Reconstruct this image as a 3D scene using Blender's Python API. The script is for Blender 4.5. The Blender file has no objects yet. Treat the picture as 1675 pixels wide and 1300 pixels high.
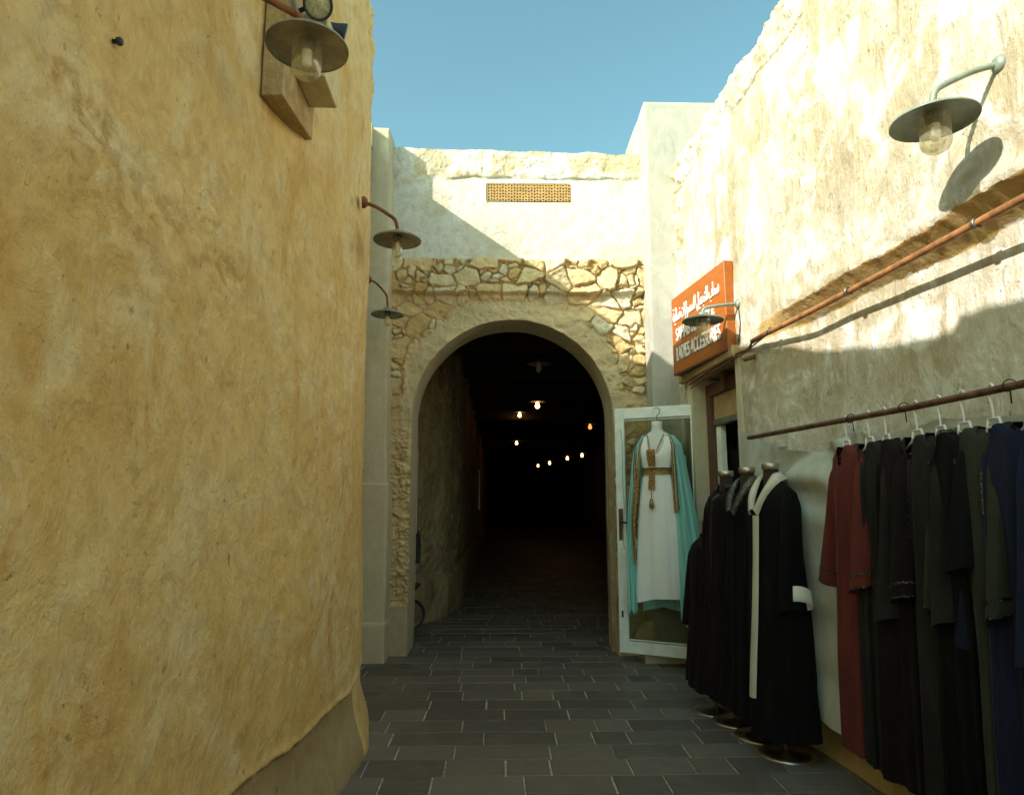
import bpy, math, random
import numpy as np
from mathutils import Vector, Matrix
R = math.radians
scene = bpy.context.scene
# ---------------------------------------------------------------- camera
FPX = 1117.0
PITCH = math.atan(170/FPX); YAW = math.atan(23.5/FPX)
CAM = Vector((0, 0, 1.4))
cd = bpy.data.cameras.new('camera'); cam = bpy.data.objects.new('camera', cd)
scene.collection.objects.link(cam); scene.camera = cam
cam.location = CAM; cam.rotation_euler = (math.pi/2 + PITCH, 0, -YAW)
cd.sensor_width = 36; cd.lens = 36*FPX/1675; cd.clip_start = .05; cd.clip_end = 2000
# ---------------------------------------------------------------- sky and sun
SUND = Vector((1, .66, -.70)).normalized()          # the way the light travels
EL = math.asin(-SUND.z); AZ = math.atan2(-SUND.x, -SUND.y)
w = bpy.data.worlds.new('World'); scene.world = w; w.use_nodes = True
nt = w.node_tree; nt.nodes.clear()
sky = nt.nodes.new('ShaderNodeTexSky'); sky.sky_type = 'NISHITA'; sky.sun_disc = False
sky.sun_elevation = EL; sky.sun_rotation = AZ
sky.air_density = 1.0; sky.dust_density = 2.2; sky.ozone_density = 1.6
tint = nt.nodes.new('ShaderNodeMix'); tint.data_type = 'RGBA'; tint.blend_type = 'MULTIPLY'
tint.inputs[0].default_value = 1; tint.inputs[7].default_value = (.84, 1.13, .84, 1)
bg = nt.nodes.new('ShaderNodeBackground'); bg.inputs[1].default_value = .15
wo = nt.nodes.new('ShaderNodeOutputWorld')
nt.links.new(sky.outputs[0], tint.inputs[6]); nt.links.new(tint.outputs[2], bg.inputs[0]); nt.links.new(bg.outputs[0], wo.inputs[0])
sl = bpy.data.lights.new('sun', 'SUN'); sl.energy = 3.6; sl.angle = R(.5); sl.color = (1.0, .96, .86)
so = bpy.data.objects.new('sun', sl); scene.collection.objects.link(so)
so.rotation_euler = SUND.to_track_quat('-Z', 'Y').to_euler()
scene.view_settings.view_transform = 'Standard'; scene.view_settings.look = 'None'
scene.view_settings.exposure = 0.98; scene.view_settings.gamma = 1
scene.cycles.max_bounces = 10; scene.cycles.diffuse_bounces = 6
scene.cycles.use_denoising = True

# ---------------------------------------------------------------- helpers
COL = scene.collection
rnd = random.Random(7)
def at(px, py, Y):                                   # survey helper: photo pixel at a real distance Y -> metres
    q = cam.rotation_euler.to_matrix() @ Vector(((px-837.5)/FPX, -(py-650)/FPX, -1))
    return CAM + q*(Y/q.y)
def tag(o, label=None, cat=None, group=None, kind=None):
    if label: o['label'] = label
    if cat: o['category'] = cat
    if group: o['group'] = group
    if kind: o['kind'] = kind
    return o
def empty(name, loc, label, cat, group=None, rz=0):
    o = bpy.data.objects.new(name, None); COL.objects.link(o); o.location = loc; o.rotation_euler = (0, 0, rz)
    o.empty_display_size = .05
    return tag(o, label, cat, group)
def copy_tree(o, parent=None):
    c = o.copy(); COL.objects.link(c); c.parent = parent
    for ch in list(o.children): copy_tree(ch, c)
    return c
def catmull(pts, n=8):
    P = [Vector(p) for p in pts]; P = [P[0]*2-P[1]] + P + [P[-1]*2-P[-2]]; out = []
    for i in range(1, len(P)-2):
        a, b, c, d = P[i-1:i+3]
        for k in range(n):
            t = k/n
            out.append(.5*((2*b)+(c-a)*t+(2*a-5*b+4*c-d)*t*t+(3*b-a-3*c+d)*t**3))
    out.append(P[-2]); return out
class MB:
    def __init__(s): s.v = []; s.f = []; s.col = None
    def add(s, vs, fs):
        k = len(s.v); s.v += [tuple(v) for v in vs]; s.f += [tuple(i+k for i in f) for f in fs]; return s
    def box(s, x0, x1, y0, y1, z0, z1, M=None, bev=0.0):
        if bev <= 0:
            vs = [Vector((x, y, z)) for x in (x0, x1) for y in (y0, y1) for z in (z0, z1)]
            fs = [(0,1,3,2),(4,6,7,5),(0,4,5,1),(2,3,7,6),(0,2,6,4),(1,5,7,3)]
        else:
            b = bev; vs = []; idx = {}
            X = ((x0, x0+b), (x1, x1-b)); Y = ((y0, y0+b), (y1, y1-b)); Z = ((z0, z0+b), (z1, z1-b))
            for i in (0, 1):
                for j in (0, 1):
                    for k in (0, 1):
                        for ax in range(3):
                            p = [X[i][1], Y[j][1], Z[k][1]]; p[ax] = (X, Y, Z)[ax][(i, j, k)[ax]][0]
                            idx[i, j, k, ax] = len(vs); vs.append(Vector(p))
            fs = []
            for ax in range(3):
                o = [a for a in range(3) if a != ax]
                for e in (0, 1):
                    def g(a, b_):
                        q = [0, 0, 0]; q[ax] = e; q[o[0]] = a; q[o[1]] = b_; return idx[tuple(q)+(ax,)]
                    fs.append((g(0,0), g(1,0), g(1,1), g(0,1)))
                for a in (0, 1):
                    for b_ in (0, 1):
                        q0 = [0,0,0]; q1 = [0,0,0]; q0[ax] = 0; q1[ax] = 1
                        q0[o[0]] = q1[o[0]] = a; q0[o[1]] = q1[o[1]] = b_
                        fs.append((idx[tuple(q0)+(o[0],)], idx[tuple(q1)+(o[0],)], idx[tuple(q1)+(o[1],)], idx[tuple(q0)+(o[1],)]))
            for i in (0, 1):
                for j in (0, 1):
                    for k in (0, 1): fs.append((idx[i,j,k,0], idx[i,j,k,1], idx[i,j,k,2]))
        if M is not None: vs = [M @ v for v in vs]
        return s.add(vs, fs)
    def tube(s, pts, r, n=8, caps=True):
        pts = [Vector(p) for p in pts]; k = len(pts); rr = r if isinstance(r, (list, tuple)) else [r]*k
        t0 = (pts[1]-pts[0]).normalized(); up = Vector((0,0,1)) if abs(t0.z) < .9 else Vector((1,0,0))
        a = t0.cross(up).normalized(); vs = []; fs = []
        for i, p in enumerate(pts):
            t = (pts[min(i+1, k-1)]-pts[max(i-1, 0)]).normalized()
            a = (a - t*a.dot(t)).normalized(); b = t.cross(a)
            for j in range(n):
                th = 2*math.pi*j/n; vs.append(p + (a*math.cos(th)+b*math.sin(th))*rr[i])
        for i in range(k-1):
            for j in range(n): fs.append((i*n+j, i*n+(j+1) % n, (i+1)*n+(j+1) % n, (i+1)*n+j))
        if caps: fs += [tuple(range(n))[::-1], tuple((k-1)*n+j for j in range(n))]
        return s.add(vs, fs)
    def lathe(s, prof, n=32, M=None, c=(0,0,0)):
        vs = []; fs = []; c = Vector(c)
        for (r, z) in prof:
            for j in range(n):
                th = 2*math.pi*j/n; v = Vector((max(r, 1e-5)*math.cos(th), max(r, 1e-5)*math.sin(th), z)); vs.append((M @ v if M else v)+c)
        for i in range(len(prof)-1):
            for j in range(n): fs.append((i*n+j, i*n+(j+1) % n, (i+1)*n+(j+1) % n, (i+1)*n+j))
        return s.add(vs, fs)
    def grid(s, A):                                   # A[i][j] array of points
        ni, nj = A.shape[:2]; k = len(s.v)
        s.v += [tuple(p) for p in A.reshape(-1, 3)]
        for i in range(ni-1):
            for j in range(nj-1): s.f.append((k+i*nj+j, k+(i+1)*nj+j, k+(i+1)*nj+j+1, k+i*nj+j+1))
        return s
    def build(s, name, m, parent=None, smooth=False):
        me = bpy.data.meshes.new(name); me.from_pydata(s.v, [], s.f)
        if m: me.materials.append(m)
        if smooth: me.polygons.foreach_set('use_smooth', [True]*len(me.polygons))
        o = bpy.data.objects.new(name, me); COL.objects.link(o)
        if parent: o.parent = parent
        me.update(); return o
def fast_mesh(name, V, F, m, col=None, smooth=True, parent=None):
    me = bpy.data.meshes.new(name); V = np.asarray(V, np.float32); F = np.asarray(F, np.int32)
    me.vertices.add(len(V)); me.vertices.foreach_set('co', V.ravel())
    me.loops.add(F.size); me.loops.foreach_set('vertex_index', F.ravel())
    me.polygons.add(len(F)); me.polygons.foreach_set('loop_start', np.arange(len(F), dtype=np.int32)*4)
    me.polygons.foreach_set('loop_total', np.full(len(F), 4, np.int32))
    me.polygons.foreach_set('use_smooth', np.full(len(F), smooth))
    me.update(calc_edges=True); me.validate()
    if col is not None:
        a = me.attributes.new('Col', 'FLOAT_COLOR', 'POINT')
        a.data.foreach_set('color', np.concatenate([col, np.ones((len(col), 1))], 1).astype(np.float32).ravel())
    me.materials.append(m)
    o = bpy.data.objects.new(name, me); COL.objects.link(o)
    if parent: o.parent = parent
    return o
# ---- numpy noise
def _h(i, j, k, s):
    n = (i.astype(np.int64)*374761393 + j.astype(np.int64)*668265263 + k.astype(np.int64)*2147483647 + s*1274126177) & 0xffffffff
    n = ((n ^ (n >> 13))*1274126177) & 0xffffffff; n = ((n ^ (n >> 15))*2246822519) & 0xffffffff
    return ((n ^ (n >> 16)) & 0xffffff)/float(0xffffff)
def vnoise(x, y, z=0, s=0):
    x, y, z = np.broadcast_arrays(np.asarray(x, float), np.asarray(y, float), np.asarray(z, float))
    i, j, k = np.floor(x), np.floor(y), np.floor(z); u, v, w_ = x-i, y-j, z-k
    u, v, w_ = [t*t*t*(t*(t*6-15)+10) for t in (u, v, w_)]; r = 0
    for a in (0, 1):
        for b in (0, 1):
            for c in (0, 1):
                r = r + _h(i+a, j+b, k+c, s)*(u if a else 1-u)*(v if b else 1-v)*(w_ if c else 1-w_)
    return r*2-1
def fbm(x, y, z=0, o=5, s=0, g=.5):
    r = 0; a = 1; t = 0
    for q in range(o):
        r = r + a*vnoise(x*2**q, y*2**q, np.asarray(z)*2**q, s+q*17); t += a; a *= g
    return r/t
def ss(a, b, x): t = np.clip((x-a)/(b-a), 0, 1); return t*t*(3-2*t)
def voro(x, y, s=0, jit=.85):
    i0, j0 = np.floor(x), np.floor(y); F1 = np.full(x.shape, 9.); F2 = np.full(x.shape, 9.); ID = np.zeros(x.shape); DX = np.zeros(x.shape); DY = np.zeros(x.shape)
    for a in (-2, -1, 0, 1, 2):
        for b in (-2, -1, 0, 1, 2):
            i, j = i0+a, j0+b; z = np.zeros_like(i)
            px = i+.5+jit*(_h(i, j, z, s)-.5); py = j+.5+jit*(_h(i, j, z, s+5)-.5)
            dx, dy = x-px, y-py; d = np.hypot(dx, dy); m = d < F1
            F2 = np.where(m, F1, np.minimum(F2, d)); ID = np.where(m, _h(i, j, z, s+9), ID)
            DX = np.where(m, dx, DX); DY = np.where(m, dy, DY); F1 = np.where(m, d, F1)
    return F1, F2, ID, DX, DY
def grid_faces(ni, nj, keep=None):
    I = np.arange(ni*nj).reshape(ni, nj)
    F = np.stack([I[:-1, :-1], I[1:, :-1], I[1:, 1:], I[:-1, 1:]], -1)
    return F[keep] if keep is not None else F.reshape(-1, 4)
# ---- materials
class NT:
    def __init__(s, name):
        s.m = bpy.data.materials.new(name); s.m.use_nodes = True; s.t = s.m.node_tree
        s.b = s.t.nodes['Principled BSDF']; s.tc = s.t.nodes.new('ShaderNodeTexCoord').outputs['Object']
    def link(s, a, b): s.t.links.new(a, b)
    def n(s, typ, **k):
        nd = s.t.nodes.new(typ)
        for a, b in k.items(): setattr(nd, a, b)
        return nd
    def map(s, sc, rot=(0,0,0), loc=(0,0,0)):
        m = s.n('ShaderNodeMapping'); m.inputs['Scale'].default_value = sc; m.inputs['Rotation'].default_value = rot; m.inputs['Location'].default_value = loc
        s.link(s.tc, m.inputs[0]); return m.outputs[0]
    def noise(s, v, sc, det=6, ro=.55, dist=0):
        n = s.n('ShaderNodeTexNoise'); s.link(v, n.inputs['Vector']); n.inputs['Scale'].default_value = sc
        n.inputs['Detail'].default_value = det; n.inputs['Roughness'].default_value = ro; n.inputs['Distortion'].default_value = dist
        return n.outputs[0]
    def voro(s, v, sc, feat='F1'):
        n = s.n('ShaderNodeTexVoronoi', feature=feat); s.link(v, n.inputs['Vector']); n.inputs['Scale'].default_value = sc; return n.outputs['Distance']
    def rng(s, v, a, b, c=0., d=1.):
        n = s.n('ShaderNodeMapRange', interpolation_type='SMOOTHSTEP'); s.link(v, n.inputs[0])
        for i, q in enumerate((a, b, c, d)): n.inputs[1+i].default_value = q
        return n.outputs[0]
    def math(s, op, a, b=None):
        n = s.n('ShaderNodeMath', operation=op)
        for i, q in enumerate((a, b)):
            if q is None: continue
            if isinstance(q, (int, float)): n.inputs[i].default_value = q
            else: s.link(q, n.inputs[i])
        return n.outputs[0]
    def mix(s, f, a, b, mode='MIX'):
        n = s.n('ShaderNodeMix', data_type='RGBA', blend_type=mode)
        for i, q in ((0, f), (6, a), (7, b)):
            if isinstance(q, (int, float)): n.inputs[i].default_value = q
            elif isinstance(q, tuple): n.inputs[i].default_value = q+(1,)
            else: s.link(q, n.inputs[i])
        return n.outputs[2]
    def base(s, c):
        if isinstance(c, tuple): s.b.inputs['Base Color'].default_value = c+(1,)
        else: s.link(c, s.b.inputs['Base Color'])
    def bump(s, h, dist, st=1.):
        n = s.n('ShaderNodeBump'); n.inputs['Distance'].default_value = dist; n.inputs['Strength'].default_value = st
        s.link(h, n.inputs['Height']); s.link(n.outputs[0], s.b.inputs['Normal'])
    def fin(s, rough=.8, metal=0., **k):
        s.b.inputs['Roughness'].default_value = rough; s.b.inputs['Metallic'].default_value = metal
        for a, b in k.items(): s.b.inputs[a].default_value = b
        return s.m
def plaster(name, cA, cB, cC, cD, dirt, streak=(2.2, 2.2, .5), srot=(0,0,0), bump=.006, pits=.5, sc=1.0, spots=True, cw=.25, mot=.4, low=None, attr=False):
    g = NT(name); p = g.tc
    n1 = g.noise(p, 1.1*sc, 9, .62, .4); n2 = g.noise(g.map(streak, srot), 2.3, 8, .6, .6); n3 = g.noise(p, 13, 8, .65); n4 = g.noise(g.map((1,1,1), loc=(7,3,5)), 2.7*sc, 7, .6, .8)
    c = g.mix(g.rng(n1, .40, .60), cA, cB); c = g.mix(g.rng(n4, .48, .68), c, cC); c = g.mix(g.rng(n2, .52, .70), c, cD)
    c = g.mix(g.rng(n3, .38, .78, 0, mot), c, dirt)
    n6 = g.noise(g.map((1, 1, .7), loc=(3,3,1)), 5.5, 7, .68, .9); c = g.mix(g.rng(n6, .52, .64, 0, .42), c, cC); c = g.mix(g.rng(n6, .46, .36, 0, .30), c, cD)
    # scratches and chips
    ck = g.math('ABSOLUTE', g.math('SUBTRACT', g.noise(g.map((1,1,.8), loc=(5,1,8)), 2.6, 7, .62, .5), .5))
    nz = g.noise(g.map((1,1,1), loc=(2,9,4)), 3.1, 4, .5)
    crack = g.math('MULTIPLY', g.rng(ck, .0, .0045, 1, 0), g.rng(nz, .57, .66))
    pn = g.noise(p, 34, 5, .7); pm = g.noise(p, 3.7, 4, .55)
    pit = g.math('MULTIPLY', g.rng(pn, .30, .37, 1, 0), g.rng(pm, .46, .62))
    fine = g.noise(g.map((1, 1, .35)), 46, 6, .7)
    spot = g.math('MULTIPLY', g.rng(g.voro(g.map((9, 9, 4)), 1.0), .05, .075, 1, 0), g.rng(g.noise(p, 6, 2, .5), .45, .6))
    c = g.mix(g.math('MULTIPLY', pit, .75*pits), c, dirt); c = g.mix(g.math('MULTIPLY', crack, cw), c, tuple(q*.6 for q in dirt))
    if spots: c = g.mix(g.math('MULTIPLY', spot, .7), c, tuple(q*.35 for q in dirt))
    c = g.mix(g.rng(fine, .3, .7, 0, .22), c, cA)
    if attr:                                           # old scar where the coat has broken away
        at_ = g.n('ShaderNodeAttribute', attribute_name='Col'); ns = g.noise(g.map((1,1,1), (.6,0,0)), 8, 9, .72, .8)
        c = g.mix(g.math('MULTIPLY', at_.outputs['Fac'], g.rng(ns, .49, .58, 0, .95)), c, (.36,.20,.06)); c = g.mix(g.math('MULTIPLY', at_.outputs['Fac'], g.rng(ns, .47, .38, 0, .9)), c, (.84,.73,.47))
    if low:                                            # ochre wash painted along the foot of the wall
        sp = g.n('ShaderNodeSeparateXYZ'); g.link(p, sp.inputs[0]); zz = g.math('ADD', sp.outputs[2], g.math('MULTIPLY', n1, .5)); c = g.mix(g.rng(zz, .55, 1.0, .85, 0), c, low)
    g.base(c)
    h = g.math('ADD', g.math('ADD', g.math('MULTIPLY', n3, .9), g.math('MULTIPLY', n6, 1.1)), g.math('MULTIPLY', fine, .35))
    h = g.math('ADD', h, g.math('MULTIPLY', g.noise(g.map(streak, srot), 9, 6, .6, .5), .8))
    h = g.math('SUBTRACT', h, g.math('MULTIPLY', pit, .9*pits)); h = g.math('SUBTRACT', h, g.math('MULTIPLY', crack, .35 if cw > .15 else 0.))
    g.bump(h, bump); return g.fin(.92)
def plain(name, c, rough=.6, metal=0., var=.25, sc=8., bump=0., bsc=30., **k):
    g = NT(name); n = g.noise(g.tc, sc, 6, .6)
    g.base(g.mix(g.rng(n, .3, .7), tuple(q*(1-var) for q in c), tuple(min(1, q*(1+var)) for q in c)))
    if bump: g.bump(g.noise(g.tc, bsc, 5, .6), bump)
    return g.fin(rough, metal, **k)
M = {}
M['left'] = plaster('ochre_plaster', (.78,.565,.235), (.71,.47,.16), (.80,.65,.36), (.64,.38,.11), (.30,.16,.05), streak=(1.6,1.6,.55), srot=(.5,0,0), bump=.018, pits=.55, cw=0., mot=.42, attr=True)
M['right'] = plaster('whitewashed_plaster', (.60,.55,.45), (.43,.35,.22), (.82,.82,.78), (.37,.29,.175), (.33,.24,.13), streak=(2.4,2.4,.45), srot=(.12,0,0), bump=.016, pits=.9, sc=1.3, low=(.52,.37,.14))
M['soffit'] = plaster('adobe_with_bounce', (.50,.34,.12), (.42,.27,.09), (.55,.40,.18), (.34,.20,.07), (.22,.12,.04), streak=(1,.6,2), bump=.014, pits=1.)  # tan adobe with warm bounce light painted into its ochre
M['pier'] = plaster('pale_plaster', (.43,.42,.375), (.38,.37,.32), (.48,.47,.43), (.32,.30,.23), (.5,.42,.3), bump=.004, pits=.35)
M['pierl'] = plaster('grey_ochre_plaster', (.58,.50,.34), (.55,.50,.36), (.60,.55,.42), (.52,.42,.25), (.4,.3,.17), bump=.004, pits=.4)
g = NT('rubble_stone'); a = g.n('ShaderNodeAttribute', attribute_name='Col')
n3 = g.noise(g.tc, 17, 8, .65); n5 = g.noise(g.tc, 60, 5, .7)
c = g.mix(g.rng(n3, .35, .72, 0, .38), a.outputs[0], (.36,.24,.11)); c = g.mix(g.rng(n5, .45, .8, 0, .3), c, (.75,.68,.5))
g.base(c); g.bump(g.math('ADD', g.math('MULTIPLY', n3, 1.), g.math('MULTIPLY', n5, .35)), .014); M['stone'] = g.fin(.95)
# tiles
g = NT('slate_paving'); a = g.n('ShaderNodeAttribute', attribute_name='Col'); n1 = g.noise(g.tc, 2.2, 6, .6, .5); n2 = g.noise(g.map((1, 3, 1)), 9, 7, .65); n3 = g.noise(g.tc, 70, 4, .7)
c = g.mix(g.rng(n1, .50, .72, 0, .45), a.outputs[0], (.21,.20,.17)); c = g.mix(g.rng(n2, .45, .75, 0, .45), c, (.17,.155,.125)); c = g.mix(g.rng(n3, .5, .8, 0, .2), c, (.17,.16,.14)); g.base(c)
g.bump(g.math('ADD', g.math('MULTIPLY', n2, 1.), g.math('MULTIPLY', n3, .3)), .0035)
g.link(g.rng(n1, .3, .7, .62, .42), g.b.inputs['Roughness']); M['tile'] = g.m
M['grout'] = plain('joint_mortar', (.52,.49,.38), .95, var=.35, sc=30, bump=.003)
M['ground'] = plain('sandy_ground', (.30,.25,.17), .95, sc=.5)
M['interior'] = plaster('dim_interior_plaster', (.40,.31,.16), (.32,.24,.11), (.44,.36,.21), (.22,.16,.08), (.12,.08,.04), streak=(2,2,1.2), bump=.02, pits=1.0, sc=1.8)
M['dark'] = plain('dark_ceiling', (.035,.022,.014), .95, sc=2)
M['rust'] = plain('rusty_iron', (.20,.075,.03), .75, .3, .45, 26, .002, 60)
M['rustpipe'] = plain('copper_brown_pipe', (.36,.16,.06), .55, .25, .4, 14, .001, 60)
M['railrust'] = plain('rusty_rail', (.15,.075,.045), .6, .5, .5, 20, .002, 70)
M['lampgreen'] = plain('green_grey_enamel', (.24,.28,.22), .5, .2, .18, 20)
M['lampdull'] = plain('weathered_zinc', (.33,.30,.23), .5, .35, .2, 16)
M['black'] = plain('black_plastic', (.02,.02,.02), .45)
M['chrome'] = plain('chrome', (.48,.44,.37), .36, 1., .1)
M['steel'] = plain('dull_steel', (.30,.29,.27), .4, .9, .2)
M['whitewood'] = plain('white_painted_wood', (.86,.89,.83), .5, var=.10, sc=9, bump=.0012, bsc=40)
M['plastic'] = plain('white_plastic', (.78,.76,.76), .4, var=.03)
M['ceramic'] = plain('black_socket', (.05,.04,.03), .5)
g = NT('clear_glass'); g.base((.95,.93,.82)); M['glass'] = g.fin(.06, **{'Transmission Weight': 1., 'IOR': 1.12})
g = NT('dusty_glass'); tr = g.n('ShaderNodeBsdfTransparent'); tr.inputs[0].default_value = (.96,.93,.80,1); gl = g.n('ShaderNodeBsdfGlossy'); gl.inputs['Roughness'].default_value = .08
df_ = g.n('ShaderNodeBsdfTranslucent'); df_.inputs[0].default_value = (.75,.70,.48,1); d2 = g.n('ShaderNodeBsdfDiffuse'); d2.inputs[0].default_value = (.70,.66,.46,1); a2 = g.n('ShaderNodeMixShader'); g.link(df_.outputs[0], a2.inputs[1]); g.link(d2.outputs[0], a2.inputs[2])
m0 = g.n('ShaderNodeMixShader'); g.link(g.rng(g.noise(g.tc, 25, 4, .6), .3, .7, .26, .36), m0.inputs[0]); g.link(tr.outputs[0], m0.inputs[1]); g.link(a2.outputs[0], m0.inputs[2])
mx = g.n('ShaderNodeMixShader'); fr = g.n('ShaderNodeFresnel'); fr.inputs[0].default_value = 1.4; g.link(g.math('MINIMUM', fr.outputs[0], .22), mx.inputs[0]); g.link(m0.outputs[0], mx.inputs[1]); g.link(gl.outputs[0], mx.inputs[2])
g.link(mx.outputs[0], g.t.nodes['Material Output'].inputs[0]); M['jar'] = g.m
g = NT('pane_glass'); tr = g.n('ShaderNodeBsdfTransparent'); tr.inputs[0].default_value = (.80,.84,.79,1); gl = g.n('ShaderNodeBsdfGlossy'); gl.inputs['Roughness'].default_value = .04
mx = g.n('ShaderNodeMixShader'); fr = g.n('ShaderNodeFresnel'); fr.inputs[0].default_value = 1.5; g.link(fr.outputs[0], mx.inputs[0]); g.link(tr.outputs[0], mx.inputs[1]); g.link(gl.outputs[0], mx.inputs[2])
g.link(mx.outputs[0], g.t.nodes['Material Output'].inputs[0]); M['pane'] = g.m
def wood(name, c1, c2, sc=(1,1,12), rough=.55, bump=.002):
    g = NT(name); n = g.noise(g.map(sc), 6, 7, .6, 1.2); g.base(g.mix(g.rng(n, .3, .7), c1, c2)); g.bump(n, bump); return g.fin(rough)
M['signwood'] = wood('orange_varnished_wood', (.35,.088,.010), (.43,.125,.016), (1.5, 1.5, 9), .42, .0006)
M['brownwood'] = wood('dark_brown_wood', (.075,.030,.016), (.13,.055,.03), (6, 6, 1))
M['oldwood'] = wood('weathered_board', (.34,.22,.10), (.50,.37,.20), (1, 8, 1.5), .9, .006)
M['greywood'] = wood('grey_weathered_board', (.30,.23,.14), (.42,.35,.23), (8, 8, 1.2), .9, .005)
g = NT('white_letters'); g.base((.85,.85,.82)); M['letter'] = g.fin(.4)
def cloth(name, c, var=.18, sheen=.25, rough=.85):
    g = NT(name); n = g.noise(g.map((1,1,.35)), 7, 5, .6); f = g.noise(g.tc, 260, 2, .5)
    g.base(g.mix(g.rng(n, .3, .7), tuple(q*(1-var) for q in c), tuple(q*(1+var) for q in c))); g.bump(f, .0006)
    return g.fin(rough, **{'Sheen Weight': sheen, 'Sheen Roughness': .5, 'Specular IOR Level': .12})
M['c_black'] = cloth('black_crepe', (.006,.0052,.005), .3, .015)
M['c_black2'] = cloth('plum_black_crepe', (.011,.006,.0065), .3, .02)
M['c_char'] = cloth('charcoal_crepe', (.019,.017,.0145), .35, .03)
M['c_maroon'] = cloth('maroon_crepe', (.115,.026,.020), .2, .04)
M['c_olive'] = cloth('dark_olive_crepe', (.030,.034,.022), .2, .05)
M['c_navy'] = cloth('navy_crepe', (.011,.014,.036), .2, .05)
M['c_white'] = cloth('white_crepe', (.90,.90,.86), .03, .1)
M['c_cream'] = cloth('cream_brocade', (.58,.55,.44), .12, .1)
M['c_teal'] = cloth('teal_chiffon', (.30,.64,.58), .10, .2, .7)
M['c_sheet'] = cloth('grey_sheet', (.50,.52,.46), .12, .1)
M['c_brown'] = cloth('brown_cloth', (.12,.05,.03), .3, .1)
M['bust'] = plain('white_bust', (.68,.68,.62), .45, var=.03)
g = NT('gold_brocade'); v = g.voro(g.map((1,1,1)), 85); g.base(g.mix(g.rng(v, .2, .6), (.58,.36,.10), (.22,.10,.03))); g.bump(v, .002); M['gold'] = g.fin(.45, .35)
g = NT('silver_beads'); v = g.voro(g.tc, 120); g.base(g.mix(g.rng(v, .2, .5), (.27,.25,.20), (.04,.036,.03))); g.bump(v, .002); M['silver'] = g.fin(.4, .4)
g = NT('dark_beads'); v = g.voro(g.tc, 110); g.base(g.mix(g.rng(v, .15, .4), (.16,.15,.14), (.01,.009,.01))); g.bump(v, .003); M['beads'] = g.fin(.3, .3)
g = NT('lit_bulb'); g.b.inputs['Emission Color'].default_value = (1,.50,.13,1); g.b.inputs['Emission Strength'].default_value = 7; M['lit'] = g.fin(.5)
g = NT('dim_bulb'); g.b.inputs['Emission Color'].default_value = (1,.38,.08,1); g.b.inputs['Emission Strength'].default_value = .8; M['dim'] = g.fin(.5)
M['bulb'] = plain('frosted_bulb', (.85,.82,.74), .25, var=.03)
M['perf'] = plain('clay_panel', (.47,.29,.11), .9, var=.15, sc=12, bump=.002)
M['hole_shade'] = plain('hole_shade_black', (.012,.009,.006), .95)  # near-black colour standing in for the shade inside the vent holes
M['lens'] = plain('floodlight_lens', (.42,.42,.26), .15, .2, .3, 60, .004, 120)

# ---------------------------------------------------------------- setting: ground and paving
MB().add([(-150,-150,-.03),(150,-150,-.03),(150,150,-.03),(-150,150,-.03)], [(0,1,2,3)]).build('ground', M['ground'])['kind'] = 'structure'
MB().add([(-2.4,-6,-.009),(4.6,-6,-.009),(4.6,37,-.009),(-2.4,37,-.009)], [(0,1,2,3)]).build('paving_joints', M['grout'])['kind'] = 'structure'
V = []; Fq = []; Cc = []; y = -5.9
rows = []
while y < 30:
    d = rnd.uniform(.218, .236); rows.append((y, y+d)); y += d
tr_ = random.Random(31)
for (ya, yb) in rows:
    x = -2.2 - tr_.random()*.5
    while x < (2.5 if ya < 8 else 4.3):
        L = tr_.choice((.22,.25,.28,.33,.36,.42,.45,.55))*tr_.uniform(.93, 1.05)
        gx = tr_.uniform(.004, .0085); gy = tr_.uniform(.0018, .0035); b = .004
        x0, x1, y0, y1 = x+gx, x+L-gx*.3, ya+gy, yb-gy; k = len(V)
        z = tr_.uniform(-.0015, .0015); tz = [z+tr_.uniform(-.0012, .0012) for _ in range(4)]; sk = tr_.uniform(-.004, .004)
        V += [(x0+b,y0+b,tz[0]),(x1-b+sk,y0+b,tz[1]),(x1-b,y1-b,tz[2]),(x0+b,y1-b,tz[3]),(x0,y0,-.006),(x1+sk,y0,-.006),(x1,y1,-.006),(x0,y1,-.006)]
        Fq += [(k,k+1,k+2,k+3),(k+4,k+5,k+1,k),(k+5,k+6,k+2,k+1),(k+6,k+7,k+3,k+2),(k+7,k+4,k,k+3)]
        v = tr_.uniform(.7, 1.3); t = tr_.random()
        Cc += [((.128+.014*t)*v, (.117+.003*t)*v, (.098-.006*t)*v)]*8
        x += L
fast_mesh('paving', V, Fq, M['tile'], np.array(Cc), smooth=False)['kind'] = 'structure'

# ---------------------------------------------------------------- left wall (ochre, rounded end)
PL = [(-1.12,-5),(-1.06,0),(-.985,1.5),(-.935,2.4),(-.905,2.82),(-.868,2.96),(-.842,3.3),(-.815,3.7),(-.797,3.95),(-.80,4.15),(-.835,4.4),(-.90,4.72),(-.99,4.98),(-1.10,5.12),(-1.3,5.2)]
def path(PL, step):
    P = np.array(PL, float); d = np.r_[0, np.cumsum(np.hypot(*np.diff(P, axis=0).T))]
    s = np.unique(np.concatenate(step(d[-1])))
    x = np.interp(s, d, P[:,0]); y = np.interp(s, d, P[:,1])
    k = np.array([.25,.5,.25])
    for _ in range(5):
        x[1:-1] = np.convolve(x, k, 'valid'); y[1:-1] = np.convolve(y, k, 'valid')
    return x, y
px_, py_ = path(PL, lambda L: [np.linspace(0, 5.6, 22), np.linspace(5.62, L, 330)])
nz_ = 430; tt = np.linspace(0, 1, nz_)
ztop = np.interp(py_, [-5, .82, .88, 1.45, 1.9, 2.74, 3.4, 3.68, 3.9, 4.06, 4.2, 4.6], [4.41,4.41,4.34,4.35,4.38,4.43,4.44,4.50,4.64,4.68,4.50,4.46])
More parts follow.
